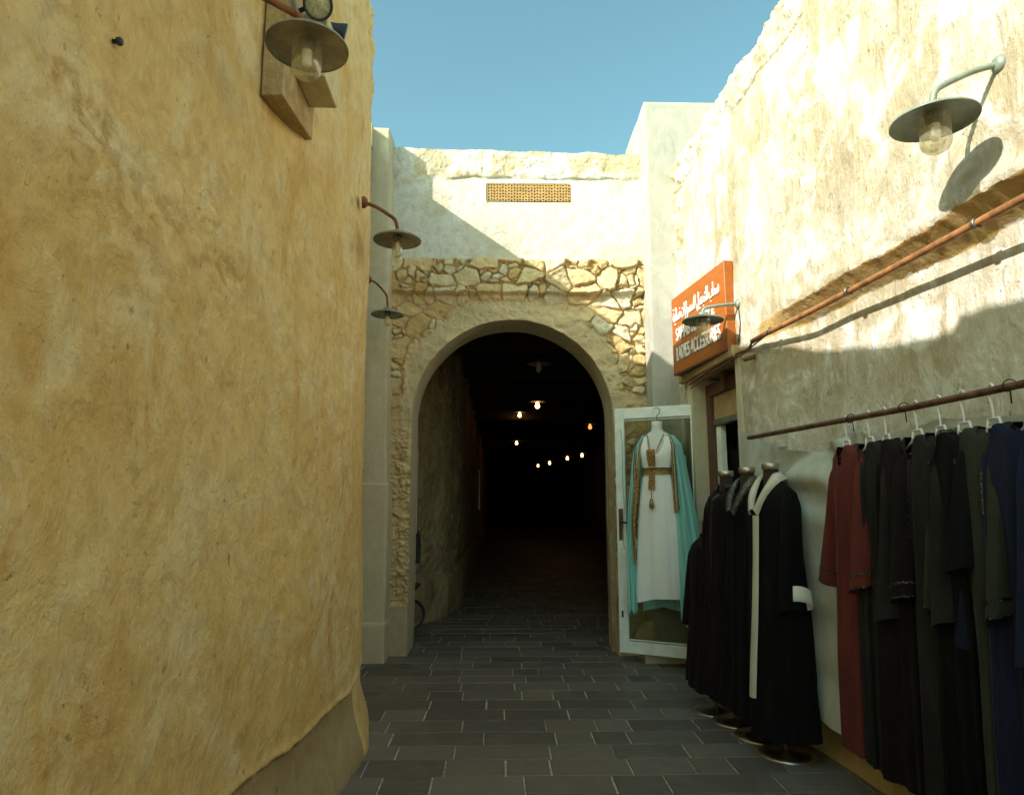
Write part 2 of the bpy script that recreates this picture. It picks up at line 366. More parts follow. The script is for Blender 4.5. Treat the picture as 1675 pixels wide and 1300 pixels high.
ztop = ztop + .03*fbm(py_*3, 0*py_, 0, 4, 3)
X = np.repeat(px_[:,None], nz_, 1); Y = np.repeat(py_[:,None], nz_, 1); Z = ztop[:,None]*tt[None,:]
tx = np.gradient(px_); ty = np.gradient(py_); ln = np.hypot(tx, ty); nx = (ty/ln)[:,None]; ny = (-tx/ln)[:,None]
S = np.arange(len(px_)); 
SCZ = lambda Y: np.interp(Y, [1.3,1.55,1.75,2.05,2.5], [2.50,2.30,2.27,2.24,2.20])
h = .02*fbm(Y*1.3, Z*1.3, X, 4, 11) + .007*fbm(Y*6, Z*6, X*6, 4, 12)
scar = np.exp(-((Z-SCZ(Y)+.08*fbm(Y*4,Z*2,0,3,25))/.20)**2)*ss(1.3, 1.55, Y)*ss(2.9, 2.3, Y)
scm = np.clip(scar*(.6+.9*fbm(Y*3,Z*3,0,4,24)), 0, 1)
h += .005*fbm(Y*14, Z*10, X*14, 5, 14, .68)
h += scar*(.018*fbm(Y*9, Z*9, 0, 5, 13, .65))
crk = Z-1.98+.62*(Y-2.02)+.03*fbm(Y*5, Z*0, 0, 3, 19); h -= .006*np.exp(-(crk/.006)**2)*ss(1.7,1.9,Y)*ss(2.7,2.3,Y)
pt = .385 + .02*fbm(Y*5, Y*0, 0, 4, 21) + .035*ss(3.9, 4.3, Y)          # broken lower edge of the render coat
pl_ = 1-ss(-.004, .004, Z-pt)
h += .01*np.exp(-((Z-pt-.012)/.015)**2) - .016*pl_*(1-ss(4.0,4.2,Y)) + .07*(1-ss(0, .36, Z))**1.5
h += ss(4.15, 4.45, Z)*ss(3.5,3.8,Y)*.05*np.abs(fbm(Y*7, Z*7, 0, 4, 23))
h += -.012*Z - .004*np.clip(Z-3,0,9)
X2 = X+nx*h; Y2 = Y+ny*h
lw = empty('plaster_wall', (-1, 2, 0), 'tall ochre plaster wall filling the left side, rounded at its far end', 'wall')
M['left']
A = np.stack([X2, Y2, Z], -1); off = np.array([-1, 2, 0])
zmid = (Z[:-1,:-1]+Z[1:,1:])/2; ymid = (Y[:-1,:-1]+Y[1:,1:])/2; inpl = (zmid < (pt[:-1,:-1])) & (ymid < 4.06)
fast_mesh('wall_face', (A-off).reshape(-1,3), grid_faces(*Z.shape, keep=~inpl), M['left'], np.repeat(scm.reshape(-1,1), 3, 1), parent=lw)
M['plinth'] = plaster('worn_plinth', (.40,.31,.16), (.34,.25,.12), (.43,.36,.22), (.30,.20,.09), (.2,.13,.07), streak=(4,4,.35), bump=.006)
tag(fast_mesh('plinth', (A-off).reshape(-1,3), grid_faces(*Z.shape, keep=inpl), M['plinth'], parent=lw), 'grey brown worn plinth under a broken render edge')
m = MB(); T = A[:,-1]-off; bk = T.copy(); bk[:,0] = -1.0 ; bk[:,1] = np.minimum(bk[:,1], 2.6)
bk[:,2] = T[:,2]-.02; lo = bk.copy(); lo[:,2] = 0
m.grid(np.stack([T, bk, lo], 1)); m.build('wall_back', M['left'], lw)
# recessed wall behind it and the pilaster by the arch
rw = empty('recessed_wall', (-1.235, 5.6, 0), 'recessed wall hidden between the ochre wall and the grey pilaster', 'wall')
MB().box(-.5,0,-.6,.63,0,4.83).build('wall_face', M['pierl'], rw); MB().box(-.52,0,.60,.715,4.832,5.05).build('wall_top', M['pierl'], rw)
def dispbox(name, x0, x1, y0, y1, zfun, m, parent, amp=.006, res=.03, xr=None, seed=0, org=(0,0,0)):
    # front (toward camera) + two sides as one wrapped displaced sheet, top cap
    nxn = max(2, int((x1-x0)/res)+1); nyn = max(2, int((y1-y0)/res)+1); H = zfun; nzn = int(H/res)+1
    per = [(x0, y1-(y1-y0)*i/(nyn-1)) for i in range(nyn)] + [(x0+(x1-x0)*i/(nxn-1), y0) for i in range(1, nxn)] + [(x1, y0+(y1-y0)*i/(nyn-1)) for i in range(1, nyn)]
    P = np.array(per); N = np.zeros_like(P); N[:nyn,0] += -1; N[nyn-1:nyn+nxn-1,1] += -1; N[nyn+nxn-2:,0] += 1
    N /= np.linalg.norm(N, axis=1)[:,None]; z = np.linspace(0, H, nzn)
    Xg = np.repeat(P[:,0:1], nzn, 1); Yg = np.repeat(P[:,1:2], nzn, 1); Zg = np.repeat(z[None], len(P), 0)
    d = amp*fbm(Xg*5+seed, Yg*5, Zg*5, 4, seed) + amp*1.2*fbm(Xg*1.2+seed, Yg*1.2, Zg*1.2, 3, seed+3)
    Xg = Xg + N[:,0:1]*d; Yg = Yg + N[:,1:2]*d
    if xr is not None: Xg = xr(Xg, Zg)
    A = np.stack([Xg, Yg, Zg], -1)-np.array(org); mb = MB(); mb.grid(A); k = len(mb.v)
    mb.f.append(tuple(i*nzn+nzn-1 for i in range(len(P))))
    o = mb.build(name, m, parent, True); return o
pil = empty('pilaster', (-1.12, 6.32, 0), 'narrow grey ochre pilaster between the ochre wall and the arch', 'pilaster')
def pxr(Xg, Zg): return Xg - .085*(Zg/5.06)*np.clip((Xg+1.6)/.6, 0, 1)
dispbox('shaft', -1.6, -.992, 6.32, 6.75, 5.06, M['pierl'], pil, .012, xr=pxr, seed=5, org=(-1.12,6.32,0))
dispbox('lower_facing', -1.55, -.998, 6.298, 6.6, 1.57, M['pierl'], pil, .004, seed=8, org=(-1.12,6.32,0))
dispbox('base_block', -1.55, -.99, 6.27, 6.6, .34, M['pierl'], pil, .004, seed=9, org=(-1.12,6.32,0))
MB().box(-.52,.0,.75,2.2,0,5.0).build('rear_body', M['pierl'], pil)

# ---------------------------------------------------------------- back wall with the arch
AX, AR, AZs = .146, .975, 2.205; AXL, AXR = -.829, 1.121; YB = 6.6
st = .0078
gx = np.arange(-1.12, 1.50, st); gz = np.arange(0, 4.965, st)
Xg, Zg = np.meshgrid(gx, gz, indexing='ij')
rr_ = np.hypot(Xg-AX, Zg-AZs); d_up = rr_-AR; d_lo = np.maximum(AXL-Xg, Xg-AXR)
D = np.where(Zg > AZs, d_up, d_lo)
wx = Xg + .05*fbm(Xg*6, Zg*6, 0, 3, 31); wz = Zg + .05*fbm(Xg*6, Zg*6, 5, 3, 32)
b1 = ss(3.43, 3.455, Zg+.018*fbm(Xg*5, Zg*2, 0, 3, 33)); b2 = ss(3.80, 3.785, Zg+.03*fbm(Xg*6, Zg*2, 0, 4, 34)); band = b1*b2; upper = 1-b2
ringw = .13 + .09*ss(2.4, 3.1, Zg) + .06*fbm(Xg*7, Zg*7, 0, 4, 35); ring = ss(.03, -.03, D-ringw)*ss(1.9, 2.4, Zg)
ring = np.maximum(ring, ss(.012, -.006, D-.03)*ss(1.5,2.0,Zg))
Fa, Fb, ida, dxa, dya = voro(wx*4.3, wz*5.6+.35, 41, .75)       # large stones
Fc, Fd, idc, dxc, dyc = voro(wx*9.5, wz*11., 43, .95)           # small filler
big = _h(np.floor(ida*997), np.floor(ida*991), 0*ida, 3) > .40
eA = (Fb-Fa); eC = (Fd-Fc)
jam = (Xg < AXL+.02) & (Zg < 2.3)
useA = np.where(jam, False, big)
edge = np.where(useA, eA*1.0, eC*.55); sid = np.where(useA, ida, idc); ddx = np.where(useA, dxa, dxc*.5); ddy = np.where(useA, dya, dyc*.5)
pl2 = ss(.01, .13, edge)
r1 = _h(np.floor(sid*9999), 0*sid, 0*sid, 51)-.5; r2 = _h(np.floor(sid*9999), 0*sid, 0*sid, 52)-.5; r3 = _h(np.floor(sid*9999), 0*sid, 0*sid, 53)
stoneh = pl2*(.026+.022*r3+.11*(r1*ddx+r2*ddy)) + .013*fbm(Xg*20, Zg*20, 0, 5, 54, .62)*pl2 + .012*fbm(Xg*9, Zg*9, 0, 3, 56)
mort = .010*fbm(Xg*18, Zg*18, 3, 4, 55)
mask = fbm(Xg*2.3, Zg*2.3, 0, 3, 57); smear = ss(.0, .25, mask)*.8*(1-band)                    # mortar smeared over stones
hs = stoneh*(1-smear*.8)+mort*(.5+smear)
rough = .035*np.abs(fbm(Xg*11, Zg*16, 0, 5, 58, .62))*2
hs = np.where(jam, hs*.6+rough*ss(2.3,2.0,Zg)-.01, hs)
hs = hs + band*(.055+.012*pl2)
up_h = .03 + .010*fbm(Xg*2, Zg*2, 0, 4, 61) + .004*fbm(Xg*11, Zg*11, 0, 4, 62)
topb = ss(4.64, 4.70, Zg+.03*fbm(Xg*4, Zg*0, 0, 3, 63)+.05*ss(-.6,-.9,Xg))
F1, F2, idt, dx1, dy1 = voro(wx*6, wz*8, 64)
up_h = up_h + topb*(ss(.02,.2,F2-F1)*.003*ss(-.1,.3,fbm(Xg*2.5, Zg*2.5, 0, 3, 65)) + .022*fbm(Xg*8, Zg*8, 0, 5, 66, .6)) + .014*topb
vm = ss(.50,.44,np.abs(Xg-.31))*ss(.15,.105,np.abs(Zg-4.51)); up_h = up_h*(1-vm)+.034*vm; vi = ss(.432,.420,np.abs(Xg-.31))*ss(.100,.088,np.abs(Zg-4.51)); up_h = up_h*(1-vi)-.04*vi
up_h -= .02*np.exp(-((Zg-4.665+.03*fbm(Xg*4, 0*Zg, 0, 3, 63))/.006)**2)*ss(-.3,.1,fbm(Xg*3,0*Zg,0,2,67))
hh = hs*(1-upper)+up_h*upper
hh = hh*(1-ring)+ring*(.018+.010*fbm(Xg*4, Zg*4, 0, 4, 68)+.022*fbm(Xg*11,Zg*11,0,5,69,.6))
base = (Xg < AXL+.02) & (Zg < .445+.012*fbm(Xg*9,0*Zg,0,3,70)); hh = np.where(base, .045+.003*fbm(Xg*9,Zg*9,0,3,71), hh)
baser = (Xg > AXR-.02) & (Zg < .12); hh = np.where(baser, .06+.004*fbm(Xg*9,Zg*9,0,3,72), hh)
zc = np.where(gz[None,:] > 4.93, 1, 0); Ztop = Zg + ss(4.6,4.96,Zg)*(.02*fbm(Xg*5, 0*Zg, 0, 4, 73) - .022*Xg)
def L(c): return np.array(c)[None,None,:]
pal = [(.74,.55,.28),(.76,.62,.37),(.64,.43,.18),(.74,.68,.50),(.70,.55,.30)]
pi_ = (r3*4.99).astype(int); cs = np.array(pal)[pi_]*(1+.25*r1[...,None])
cm = L((.56,.39,.18)); ccol = cs*(pl2*(1-smear*.7))[...,None] + cm*(1-pl2*(1-smear*.7))[...,None]
cj = L((.66,.49,.27))*(1+.25*fbm(Xg*7,Zg*7,0,4,75))[...,None]; ccol = np.where(jam[...,None], cj*.6+ccol*.4, ccol)
cu = L((.70,.69,.63)); tan = ss(.0,.35,fbm(Xg*1.6,Zg*1.6,2,4,76)); cu = cu*(1-tan*.6)[...,None]+L((.56,.49,.36))*(tan*.6)[...,None]
tp = topb*ss(-.1,.25,fbm(Xg*5,Zg*6,0,4,77)); cu = cu*(1-tp*.7)[...,None]+L((.56,.43,.24))*(tp*.7)[...,None]
ccol = ccol*(1-upper)[...,None]+cu*upper[...,None]
cr = L((.66,.54,.32))*(1+.2*fbm(Xg*5,Zg*5,0,4,78))[...,None]; ccol = ccol*(1-ring)[...,None]+cr*ring[...,None]
ccol = np.where(base[...,None], L((.46,.38,.25)), ccol)
# snap the arch edge
ins = D < 0
ins = ins & ~((Zg > AZs+AR))
keepv = ~ins
kf = keepv[:-1,:-1]|keepv[1:,:-1]|keepv[1:,1:]|keepv[:-1,1:]
Xs = Xg.copy(); Zs = Ztop.copy(); m1 = ins & (Zg > AZs)
Xs[m1] = AX+(Xg-AX)[m1]*AR/np.maximum(rr_[m1], .01); Zs[m1] = AZs+(Zg-AZs)[m1]*AR/np.maximum(rr_[m1], .01)
m2 = ins & (Zg <= AZs); Xs[m2] = np.where(Xg[m2] < AX, AXL, AXR)
hh = np.where(ins, .012, hh)
Ys = YB-hh
bw = empty('stone_arch_wall', (.15, YB, 0), 'rubble stone and whitewashed wall with the big round archway at the alley end', 'wall')
o3 = np.array([.15, YB, 0])
Vb = (np.stack([Xs, Ys, Zs], -1)-o3).reshape(-1,3)
fast_mesh('wall_face', Vb, grid_faces(*Xg.shape, keep=kf)[:, ::-1], M['stone'], ccol.reshape(-1,3), parent=bw)
# arch reveal
prof = [(AXL, z) for z in np.linspace(0, AZs, 60)] + [(AX-AR*math.cos(t), AZs+AR*math.sin(t)) for t in np.linspace(0, math.pi, 120)[1:-1]] + [(AXR, z) for z in np.linspace(AZs, 0, 60)]
pr = np.array(prof); yy = np.linspace(YB-.02, YB+.46, 16)
G = np.stack([np.repeat(pr[:,0:1],16,1), np.repeat(yy[None],len(pr),0), np.repeat(pr[:,1:2],16,1)], -1)
nn = .010*fbm(G[...,0]*4, G[...,1]*5, G[...,2]*4, 4, 81)+.004; ct = np.stack([AX-G[...,0], 0*nn, np.where(G[...,2]>AZs, AZs-G[...,2], 0)], -1); ct /= np.linalg.norm(ct, axis=-1)[...,None]
G = G + ct*(nn*np.linspace(0,1,16)[None]**.3)[...,None]
m = MB().grid(G-o3); m.build('arch_soffit', M['pierl'], bw, True)
top = np.stack([Xs[:,-1], Ys[:,-1], Zs[:,-1]], -1); bk = top.copy(); bk[:,1] = 7.06; lo = bk.copy(); lo[:,2] = 3.6
MB().grid(np.stack([top, bk, lo], 1)-o3).build('wall_top', M['pier'], bw)
# perforated clay panel
vp = empty('vent_panel', (.31, YB-.040, 4.51), 'perforated tan clay ventilation panel set in the white wall above the arch', 'vent panel')
vw, vh, nxh, nyh = .425, .095, 29, 6
m = MB(); cw = 2*vw/nxh; ch_ = 2*vh/nyh
for i in range(nxh):
    for j in range(nyh):
        cx = -vw+(i+.5)*cw; cz = -vh+(j+.5)*ch_; k = 8; hr = .0098
        offx = 0; hx = cx+rnd.uniform(-.002,.002); hz = cz+rnd.uniform(-.003,.003)+(.003 if i % 2 else -.003)
        o_ = [(-1,-1),(0,-1),(1,-1),(1,0),(1,1),(0,1),(-1,1),(-1,0)]
        vs = [(cx+a*cw/2, 0, cz+b*ch_/2) for a, b in o_] + [(hx+hr*math.cos(math.atan2(b, a)), 0, hz+hr*math.sin(math.atan2(b, a))) for a, b in o_] + [(hx+hr*math.cos(math.atan2(b, a)), .006, hz+hr*math.sin(math.atan2(b, a))) for a, b in o_]
        fs = [(q, (q+1) % 8, 8+(q+1) % 8, 8+q) for q in range(8)] + [(8+q, 8+(q+1) % 8, 16+(q+1) % 8, 16+q) for q in range(8)]
        m.add(vs, fs)
m.build('perforated_plate', M['perf'], vp); MB().box(-vw,vw,.03,.05,-vh,vh).build('hole_shade_slab', M['hole_shade'], vp)  # slab behind the holes, painted black in place of their deep shade
# right pier
pr_ = empty('white_pier', (1.46, 6.3, 0), 'tall white plastered pier standing right of the arch, behind the sign', 'pier')
def sl_(Xg, Zg): return Xg
dispbox('pier_face', 1.455, 2.3, 6.3, 7.3, 5.36, M['pier'], pr_, .007, seed=15, org=(1.46,6.3,0))
dispbox('pier_base', 1.30, 1.75, 6.22, 6.9, .10, M['pierl'], pr_, .01, seed=16, org=(1.46,6.3,0))

# ---------------------------------------------------------------- interior passage
ip = empty('covered_passage', (.2, 7, 0), 'dark covered passage seen through the archway', 'passage')
Pi = [(-1.16,6.7),(-1.14,7.1),(-1.02,8.0),(-.68,8.7),(-.56,9.6),(-.55,14),(-.6,36)]
ix, iy = path(Pi, lambda Lh: [np.linspace(0, 4.5, 170), np.linspace(4.7, Lh, 60)])
iz = np.linspace(0, 3.8, 150)
Xi = np.repeat(ix[:,None],150,1); Yi = np.repeat(iy[:,None],150,1); Zi = np.repeat(iz[None],len(ix),0)
f1, f2, idd, _, _ = voro((Xi+Yi)*4.5+.3*fbm(Yi*4,Zi*4,0,3,91), Zi*5, 92)
hi = .03*ss(.02,.2,f2-f1)*ss(.5,.7,Zi)+.04*fbm(Xi*3+Yi*3, Zi*3, 0, 5, 93) + .06*(1-ss(.5,.52,Zi))
Xi = Xi+hi
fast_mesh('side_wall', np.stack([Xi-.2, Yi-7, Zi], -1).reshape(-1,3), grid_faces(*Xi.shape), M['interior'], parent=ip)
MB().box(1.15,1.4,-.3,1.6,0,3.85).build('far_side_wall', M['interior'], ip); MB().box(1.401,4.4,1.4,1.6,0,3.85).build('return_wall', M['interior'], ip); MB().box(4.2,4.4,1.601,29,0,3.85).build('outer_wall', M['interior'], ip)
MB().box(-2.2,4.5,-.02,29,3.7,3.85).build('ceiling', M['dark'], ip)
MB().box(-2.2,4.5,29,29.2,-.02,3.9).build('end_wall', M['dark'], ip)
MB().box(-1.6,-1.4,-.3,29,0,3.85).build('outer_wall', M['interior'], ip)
for yb in [.28]+[1.6+1.9*i for i in range(9)]:
    MB().box(-1.5,1.18 if yb < 1.5 else 4.2,yb,yb+.18,3.33 if yb > 1 else 3.40,3.72,bev=.01).build('beam', M['dark'], ip)
MB().box(.885,.93,-.30,-.26,.0,2.1,bev=.004).build('timber_post', M['oldwood'], ip)

# ---------------------------------------------------------------- right wall
KW = .062
def WX(Y): return 1.843-KW*(np.asarray(Y)-4.078)
yl = np.unique(np.round(np.r_[np.linspace(-6, 1.9, 24), np.arange(1.9, 4.965, .0125), np.array([4.965]), np.arange(4.975, 5.90, .0145), np.array([5.905]), np.arange(5.917, 6.32, .0125)], 4))
zl = np.unique(np.round(np.r_[np.arange(0, 2.455, .0125), np.array([2.455]), np.arange(2.460, 2.70, .0055), np.arange(2.705, 4.705, .0125)], 4))
Y, Z = np.meshgrid(yl, zl, indexing='ij')
h = .016*fbm(Y*1.5, Z*1.5, 0, 4, 101) + .006*fbm(Y*7, Z*7, 0, 4, 102)
zu = 2.615 + .018*fbm(Y*3.5, 0*Y, 0, 3, 103) + .010*fbm(Y*9, 0*Y, 0, 4, 117, .6) - .01                                    # overhanging lip
tap = ss(4.62, 4.0, Y)*.8+ss(4.0,2.2,Y)*.2
dep = .135*tap
rec = 1-np.clip((Z-zu+.11)/.11, 0, 1)                       # recessed below the lip, sloping soffit
lowf = ss(.0, 1.5, Z)*.35+.65
h = h*(1-.6*rec*tap) - dep*rec*lowf
sof = rec*(1-rec)*4*tap; h += sof*.010*fbm(Y*5, Z*14, 0, 5, 104)
lip = np.exp(-((Z-zu-.03)/.05)**2)*tap; h += lip*(.010+.02*fbm(Y*5, Z*8, 0, 5, 105, .6))
h += .07*(1-ss(0,.30,Z))**1.5 + .02*(1-ss(.0,.9,Z))*fbm(Y*2,Z*2,0,3,106)
tb = ss(4.28, 4.46, Z+.06*fbm(Y*3, 0*Z, 0, 3, 107)); F1, F2, idt, dx1, dy1 = voro(Y*5.5+.4*fbm(Y*5,Z*5,0,3,108), Z*7, 109)
h += tb*(.010*ss(.02,.22,F2-F1)-.012+.05*fbm(Y*4, Z*5, 0, 6, 110, .62)+.018*fbm(Y*16,Z*16,0,5,116,.7)) - .03*ss(4.55,4.7,Z)
cr_ = Z-4.36-.05*fbm(Y*2.5,0*Y,0,4,111); h -= .03*np.exp(-(cr_/.008)**2)*ss(-.2,.1,fbm(Y*2,0*Y,0,2,112))
ce = ss(5.93, 6.1, Y)*ss(2.4, 2.6, Z); h += ce*.035*fbm(Y*9, Z*9, 0, 5, 113, .65)
h += .02*ss(5.9,6.25,Y)*0
for (cy, cz, r, a_) in ((5.55,3.35,.02,-.012),(4.75,3.1,.015,-.01),(3.4,3.9,.02,-.01)): h += a_*np.exp(-((Y-cy)**2+(Z-cz)**2)/r**2)
Zd = Z + ss(4.4,4.7,Z)*(.03*fbm(Y*4, 0*Y, 0, 4, 114))
Xw = WX(Y)-h
hole = (Y >= 4.965-1e-4) & (Y <= 5.905+1e-4) & (Z <= 2.455+1e-4); hf = hole[:-1,:-1]&hole[1:,:-1]&hole[1:,1:]&hole[:-1,1:]
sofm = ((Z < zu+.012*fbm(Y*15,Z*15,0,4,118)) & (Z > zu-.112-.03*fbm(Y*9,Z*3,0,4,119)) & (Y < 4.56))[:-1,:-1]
rwal = empty('whitewashed_wall', (1.85, 4, 0), 'long sunlit whitewashed wall on the right with a ragged overhanging band', 'wall')
o4 = np.array([1.85, 4, 0])
fast_mesh('wall_face', (np.stack([Xw, Y, Zd], -1)-o4).reshape(-1,3), grid_faces(*Y.shape, keep=~hf&~sofm)[:, ::-1], M['right'], parent=rwal)
tag(fast_mesh('overhang_underside', (np.stack([Xw, Y, Zd], -1)-o4).reshape(-1,3), grid_faces(*Y.shape, keep=sofm)[:, ::-1], M['soffit'], parent=rwal), 'bare underside of the ragged overhang, its brown part adobe, part painted bounce light')
T = np.stack([Xw[:,-1], Y[:,-1], Zd[:,-1]], -1); bk = T.copy(); bk[:,0] = 3.2; lo = bk.copy(); lo[:,2] = 0
MB().grid(np.stack([T, bk, lo], 1)-o4).build('wall_top', M['right'], rwal)
E = np.stack([Xw[-1,:], Y[-1,:], Zd[-1,:]], -1); bk = E.copy(); bk[:,0] = 3.2
MB().grid(np.stack([E, bk], 1)-o4).build('wall_end', M['right'], rwal)
def wr(x0, x1, Y0, Y1, z0, z1, name, mat, parent, org, bev=.004):          # box laid along the right wall; x is depth out of it
    m = MB(); ang = math.atan(KW)
    Mx = Matrix.Translation(Vector((float(WX(Y0)), Y0, 0))-Vector(org)) @ Matrix.Rotation(ang, 4, 'Z')
    m.box(-x1, -x0, 0, (Y1-Y0)/math.cos(ang), z0, z1, Mx, bev); return m.build(name, mat, parent)
# doorway
do = (1.75, 5.4, 0)
dw = empty('shop_doorway', do, 'recessed shop doorway with dark brown frame under the orange sign', 'doorway')
wr(-.215,.02,4.90,4.966,0.0,2.456,'reveal',M['pierl'],dw,do,0); wr(-.215,.02,5.904,6.02,0,2.456,'reveal',M['pierl'],dw,do,0)
wr(-.5,.07,4.90,6.12,2.456,2.545,'lintel',M['oldwood'],dw,do,.008)
wr(-.40,-.02,4.97,5.90,0.0,.10,'step',M['pierl'],dw,do,.01)
for a, b in ((4.968,5.045),(5.80,5.90)): wr(-.20,-.10,a,b,.10,2.40,'frame_post',M['brownwood'],dw,do)
wr(-.20,-.10,5.046,5.799,2.30,2.40,'frame_head',M['brownwood'],dw,do); wr(-.19,-.12,5.046,5.799,2.04,2.09,'transom_bar',M['steel'],dw,do)
wr(-.18,-.13,5.046,5.799,2.09,2.30,'transom_panel',M['oldwood'],dw,do)
wr(-.16,-.06,5.40,5.47,2.30,2.45,'bracket_block',M['brownwood'],dw,do)
wr(-.19,-.14,5.70,5.797,.10,2.038,'door_edge',M['whitewood'],dw,do)
m = MB(); m.box(0.02,1.1,-.9,1.0,.02,.06); m.box(1.1,1.14,-.9,1.0,.06,2.6); m.box(.3,1.1,-.94,-.9,.06,2.6); m.box(.19,1.1,.83,.86,.06,2.6); m.box(.3,1.14,-.94,1.04,2.6,2.64)
Mx = Matrix.Identity(4); m.build('shop_room', M['brownwood'], dw)

# ---------------------------------------------------------------- lamps
def wall_lamp(mount, disc, r, label, armmat, shmat, group, name='wall_lamp', cable=None, armr=.0125, glassr=.36, bulb='bulb', nrm=None):
    mount = Vector(mount); disc = Vector(disc); t = empty(name, mount, label, 'lamp', group)
    d = disc-mount; hz = Vector((d.x, d.y, 0)); hl = hz.length; hd = hz.normalized()
    nrm = Vector(nrm) if nrm else hd
    q = nrm.to_track_quat('Z', 'Y').to_matrix().to_4x4()
    MB().lathe([(0,.022),(.02,.022),(.03,.014),(.036,.004),(.036,-.01)], 20, q).build('rosette', armmat, t, True)
    topz = d.z+r*.36
    pts = catmull([(0,0,0), tuple(hd*hl*.35+Vector((0,0,topz*.12+.01*0))), tuple(hd*hl*.72+Vector((0,0,topz*.38))), tuple(hd*hl*.93+Vector((0,0,topz*.60))), tuple(hd*hl+Vector((0,0,topz)))], 7)
    MB().tube(pts, armr, 10).build('arm', armmat, t, True)
    # neck, shade
    m = MB(); c = tuple(d)
    pf = [(armr,.36),(.20*r/r*.0+armr*1.3,.36)]
    m.lathe([(armr*1.0, r*.37),(armr*1.5, r*.36),(r*.20, r*.31),(r*.27, r*.285),(r*.29,r*.26),(r*.27,r*.245),(r*.30,r*.23),(r*.305,r*.205),(r*.285,r*.19),(r*.31,r*.17),(r*.30,r*.12)], 28, c=c); m.build('neck', shmat, t, True)
    m = MB(); m.lathe([(r*.28,r*.135),(r*.45,r*.115),(r*.75,r*.05),(r*.96,-.005),(r,-.012),(r*1.004,-.016),(r,-.019),(r*.96,-.0115),(r*.75,r*.05-.006),(r*.45,r*.115-.006),(r*.30,r*.10),(r*.16,r*.09),(0,r*.09)], 56, c=c); m.build('shade', shmat, t, True)
    m = MB(); m.lathe([(r*.20,r*.09),(r*.20,-.02),(r*.15,-.03),(0,-.03)], 20, c=c); m.build('socket', M['ceramic'], t, True)
    g_ = glassr*r; m = MB(); Lg = r*.84
    pr = [(g_*1.06,-.0),(g_*1.06,-.012),(g_,-.016)]+[(g_,-Lg*q) for q in (.25,.5,.75)]+[(g_*math.cos(a), -Lg*.8-g_*.85*math.sin(a)) for a in np.linspace(0, math.pi/2, 9)]
    m.lathe(pr, 28, c=c); o = m.build('glass_jar', M['jar'], t, True)
    m = MB(); br = g_*.34; m.lathe([(br*1.1,-.02),(br*1.1,-Lg*.18),(br,-Lg*.2),(br,-Lg*.62)]+[(br*math.cos(a), -Lg*.62-br*math.sin(a)) for a in np.linspace(.2, math.pi/2, 6)], 18, c=c)
    m.build('bulb', M[bulb], t, True)
    if cable: MB().tube([Vector(p)-mount for p in cable], .004, 6).build('cable', M['black'], t, True)
    return t
G1 = 'round shade wall lamps in the alley'
wall_lamp((1.948,2.391,3.081),(1.70,2.44,2.883),.155,'green grey wall lamp high on the sunlit right wall, above the copper pipe',M['lampgreen'],M['lampgreen'],G1, nrm=(-1,0,0))
wall_lamp((1.79,4.893,2.856),(1.515,4.88,2.735),.150,'green grey wall lamp hanging in front of the orange shop sign',M['lampgreen'],M['lampgreen'],G1, cable=[(1.785,4.88,2.84),(1.79,4.87,2.7),(1.775,4.88,2.56)], nrm=(-1,0,0))
wall_lamp((-.955,2.05,3.13),(-.672,2.2,2.99),.141,'large wall lamp on a rusty arm at the upper left, beside the wooden board',M['rust'],M['lampdull'],G1)
wall_lamp((-.815,3.93,3.19),(-.618,4.0,2.993),.145,'wall lamp on a rusty arm at the rounded end of the ochre wall',M['rust'],M['lampdull'],G1, armr=.011, glassr=.22, nrm=(.9,.1,0))
wall_lamp((-1.16,5.93,3.37),(-.985,5.93,3.06),.145,'lower small wall lamp in front of the grey pilaster beside the rubble stones',M['rust'],M['lampgreen'],G1, armr=.010, glassr=.2)

bt = empty('wall_bolt', (-.985, 1.72, 2.98), 'small dark round bolt stuck in the upper part of the ochre wall', 'bolt')
q = cam.rotation_euler.to_matrix() @ Vector(((181-837.5)/FPX, -(68-650)/FPX, -1)); bt.location = CAM+q*(-1.018/q.x)
MB().lathe([(0,.03),(.008,.03),(.011,.026),(.011,.018),(.006,.017),(.006,-.04)], 16, Vector((1,0,0)).to_track_quat('Z','Y').to_matrix().to_4x4()).build('bolt', M['black'], bt, True)
# timber bracket and floodlights near the first lamp
bp = empty('timber_bracket', (-.9, 2.8, 3.2), 'weathered limewashed board and block fixed to the ochre wall behind the big lamp', 'bracket')
M['block'] = plaster('limewashed_block', (.66,.55,.30), (.60,.46,.20), (.70,.62,.40), (.50,.34,.13), (.3,.18,.07), bump=.008, pits=.8, sc=2.)
M['board'] = plaster('weathered_timber', (.50,.36,.16), (.42,.28,.11), (.56,.43,.22), (.33,.2,.08), (.16,.09,.04), streak=(8,1.2,8), bump=.012, pits=1., sc=3.)
def prism(poly, x0, x1, org, mat, name, parent, nz=0.004):                   # polygon in (Y,Z) pushed out in X
    n = len(poly); vs = [(x0-org[0], y-org[1], z-org[2]) for y, z in poly]+[(x1-org[0], y-org[1], z-org[2]) for y, z in poly]
    fs = [tuple(range(n)), tuple(range(2*n-1, n-1, -1))]+[(i, n+i, n+(i+1) % n, (i+1) % n) for i in range(n)]
    o = MB().add(vs, fs).build(name, mat, parent); b = o.modifiers.new('bevel', 'BEVEL'); b.width = .006; b.segments = 2; return o
bo = (-.9, 2.8, 3.2)
prism([(2.56,3.02),(3.0,3.07),(3.02,3.9),(2.56,3.9)], -.96, -.872, bo, M['board'], 'board', bp)
prism([(2.70,3.20),(2.93,3.19),(2.95,3.50),(2.70,3.50)], -.871, -.745, bo, M['block'], 'block', bp)
fl = empty('floodlight', tuple(at(520,8,2.62)), 'small round floodlight with black rim above the big lamp on the left wall', 'floodlight', 'floodlights on the left wall')
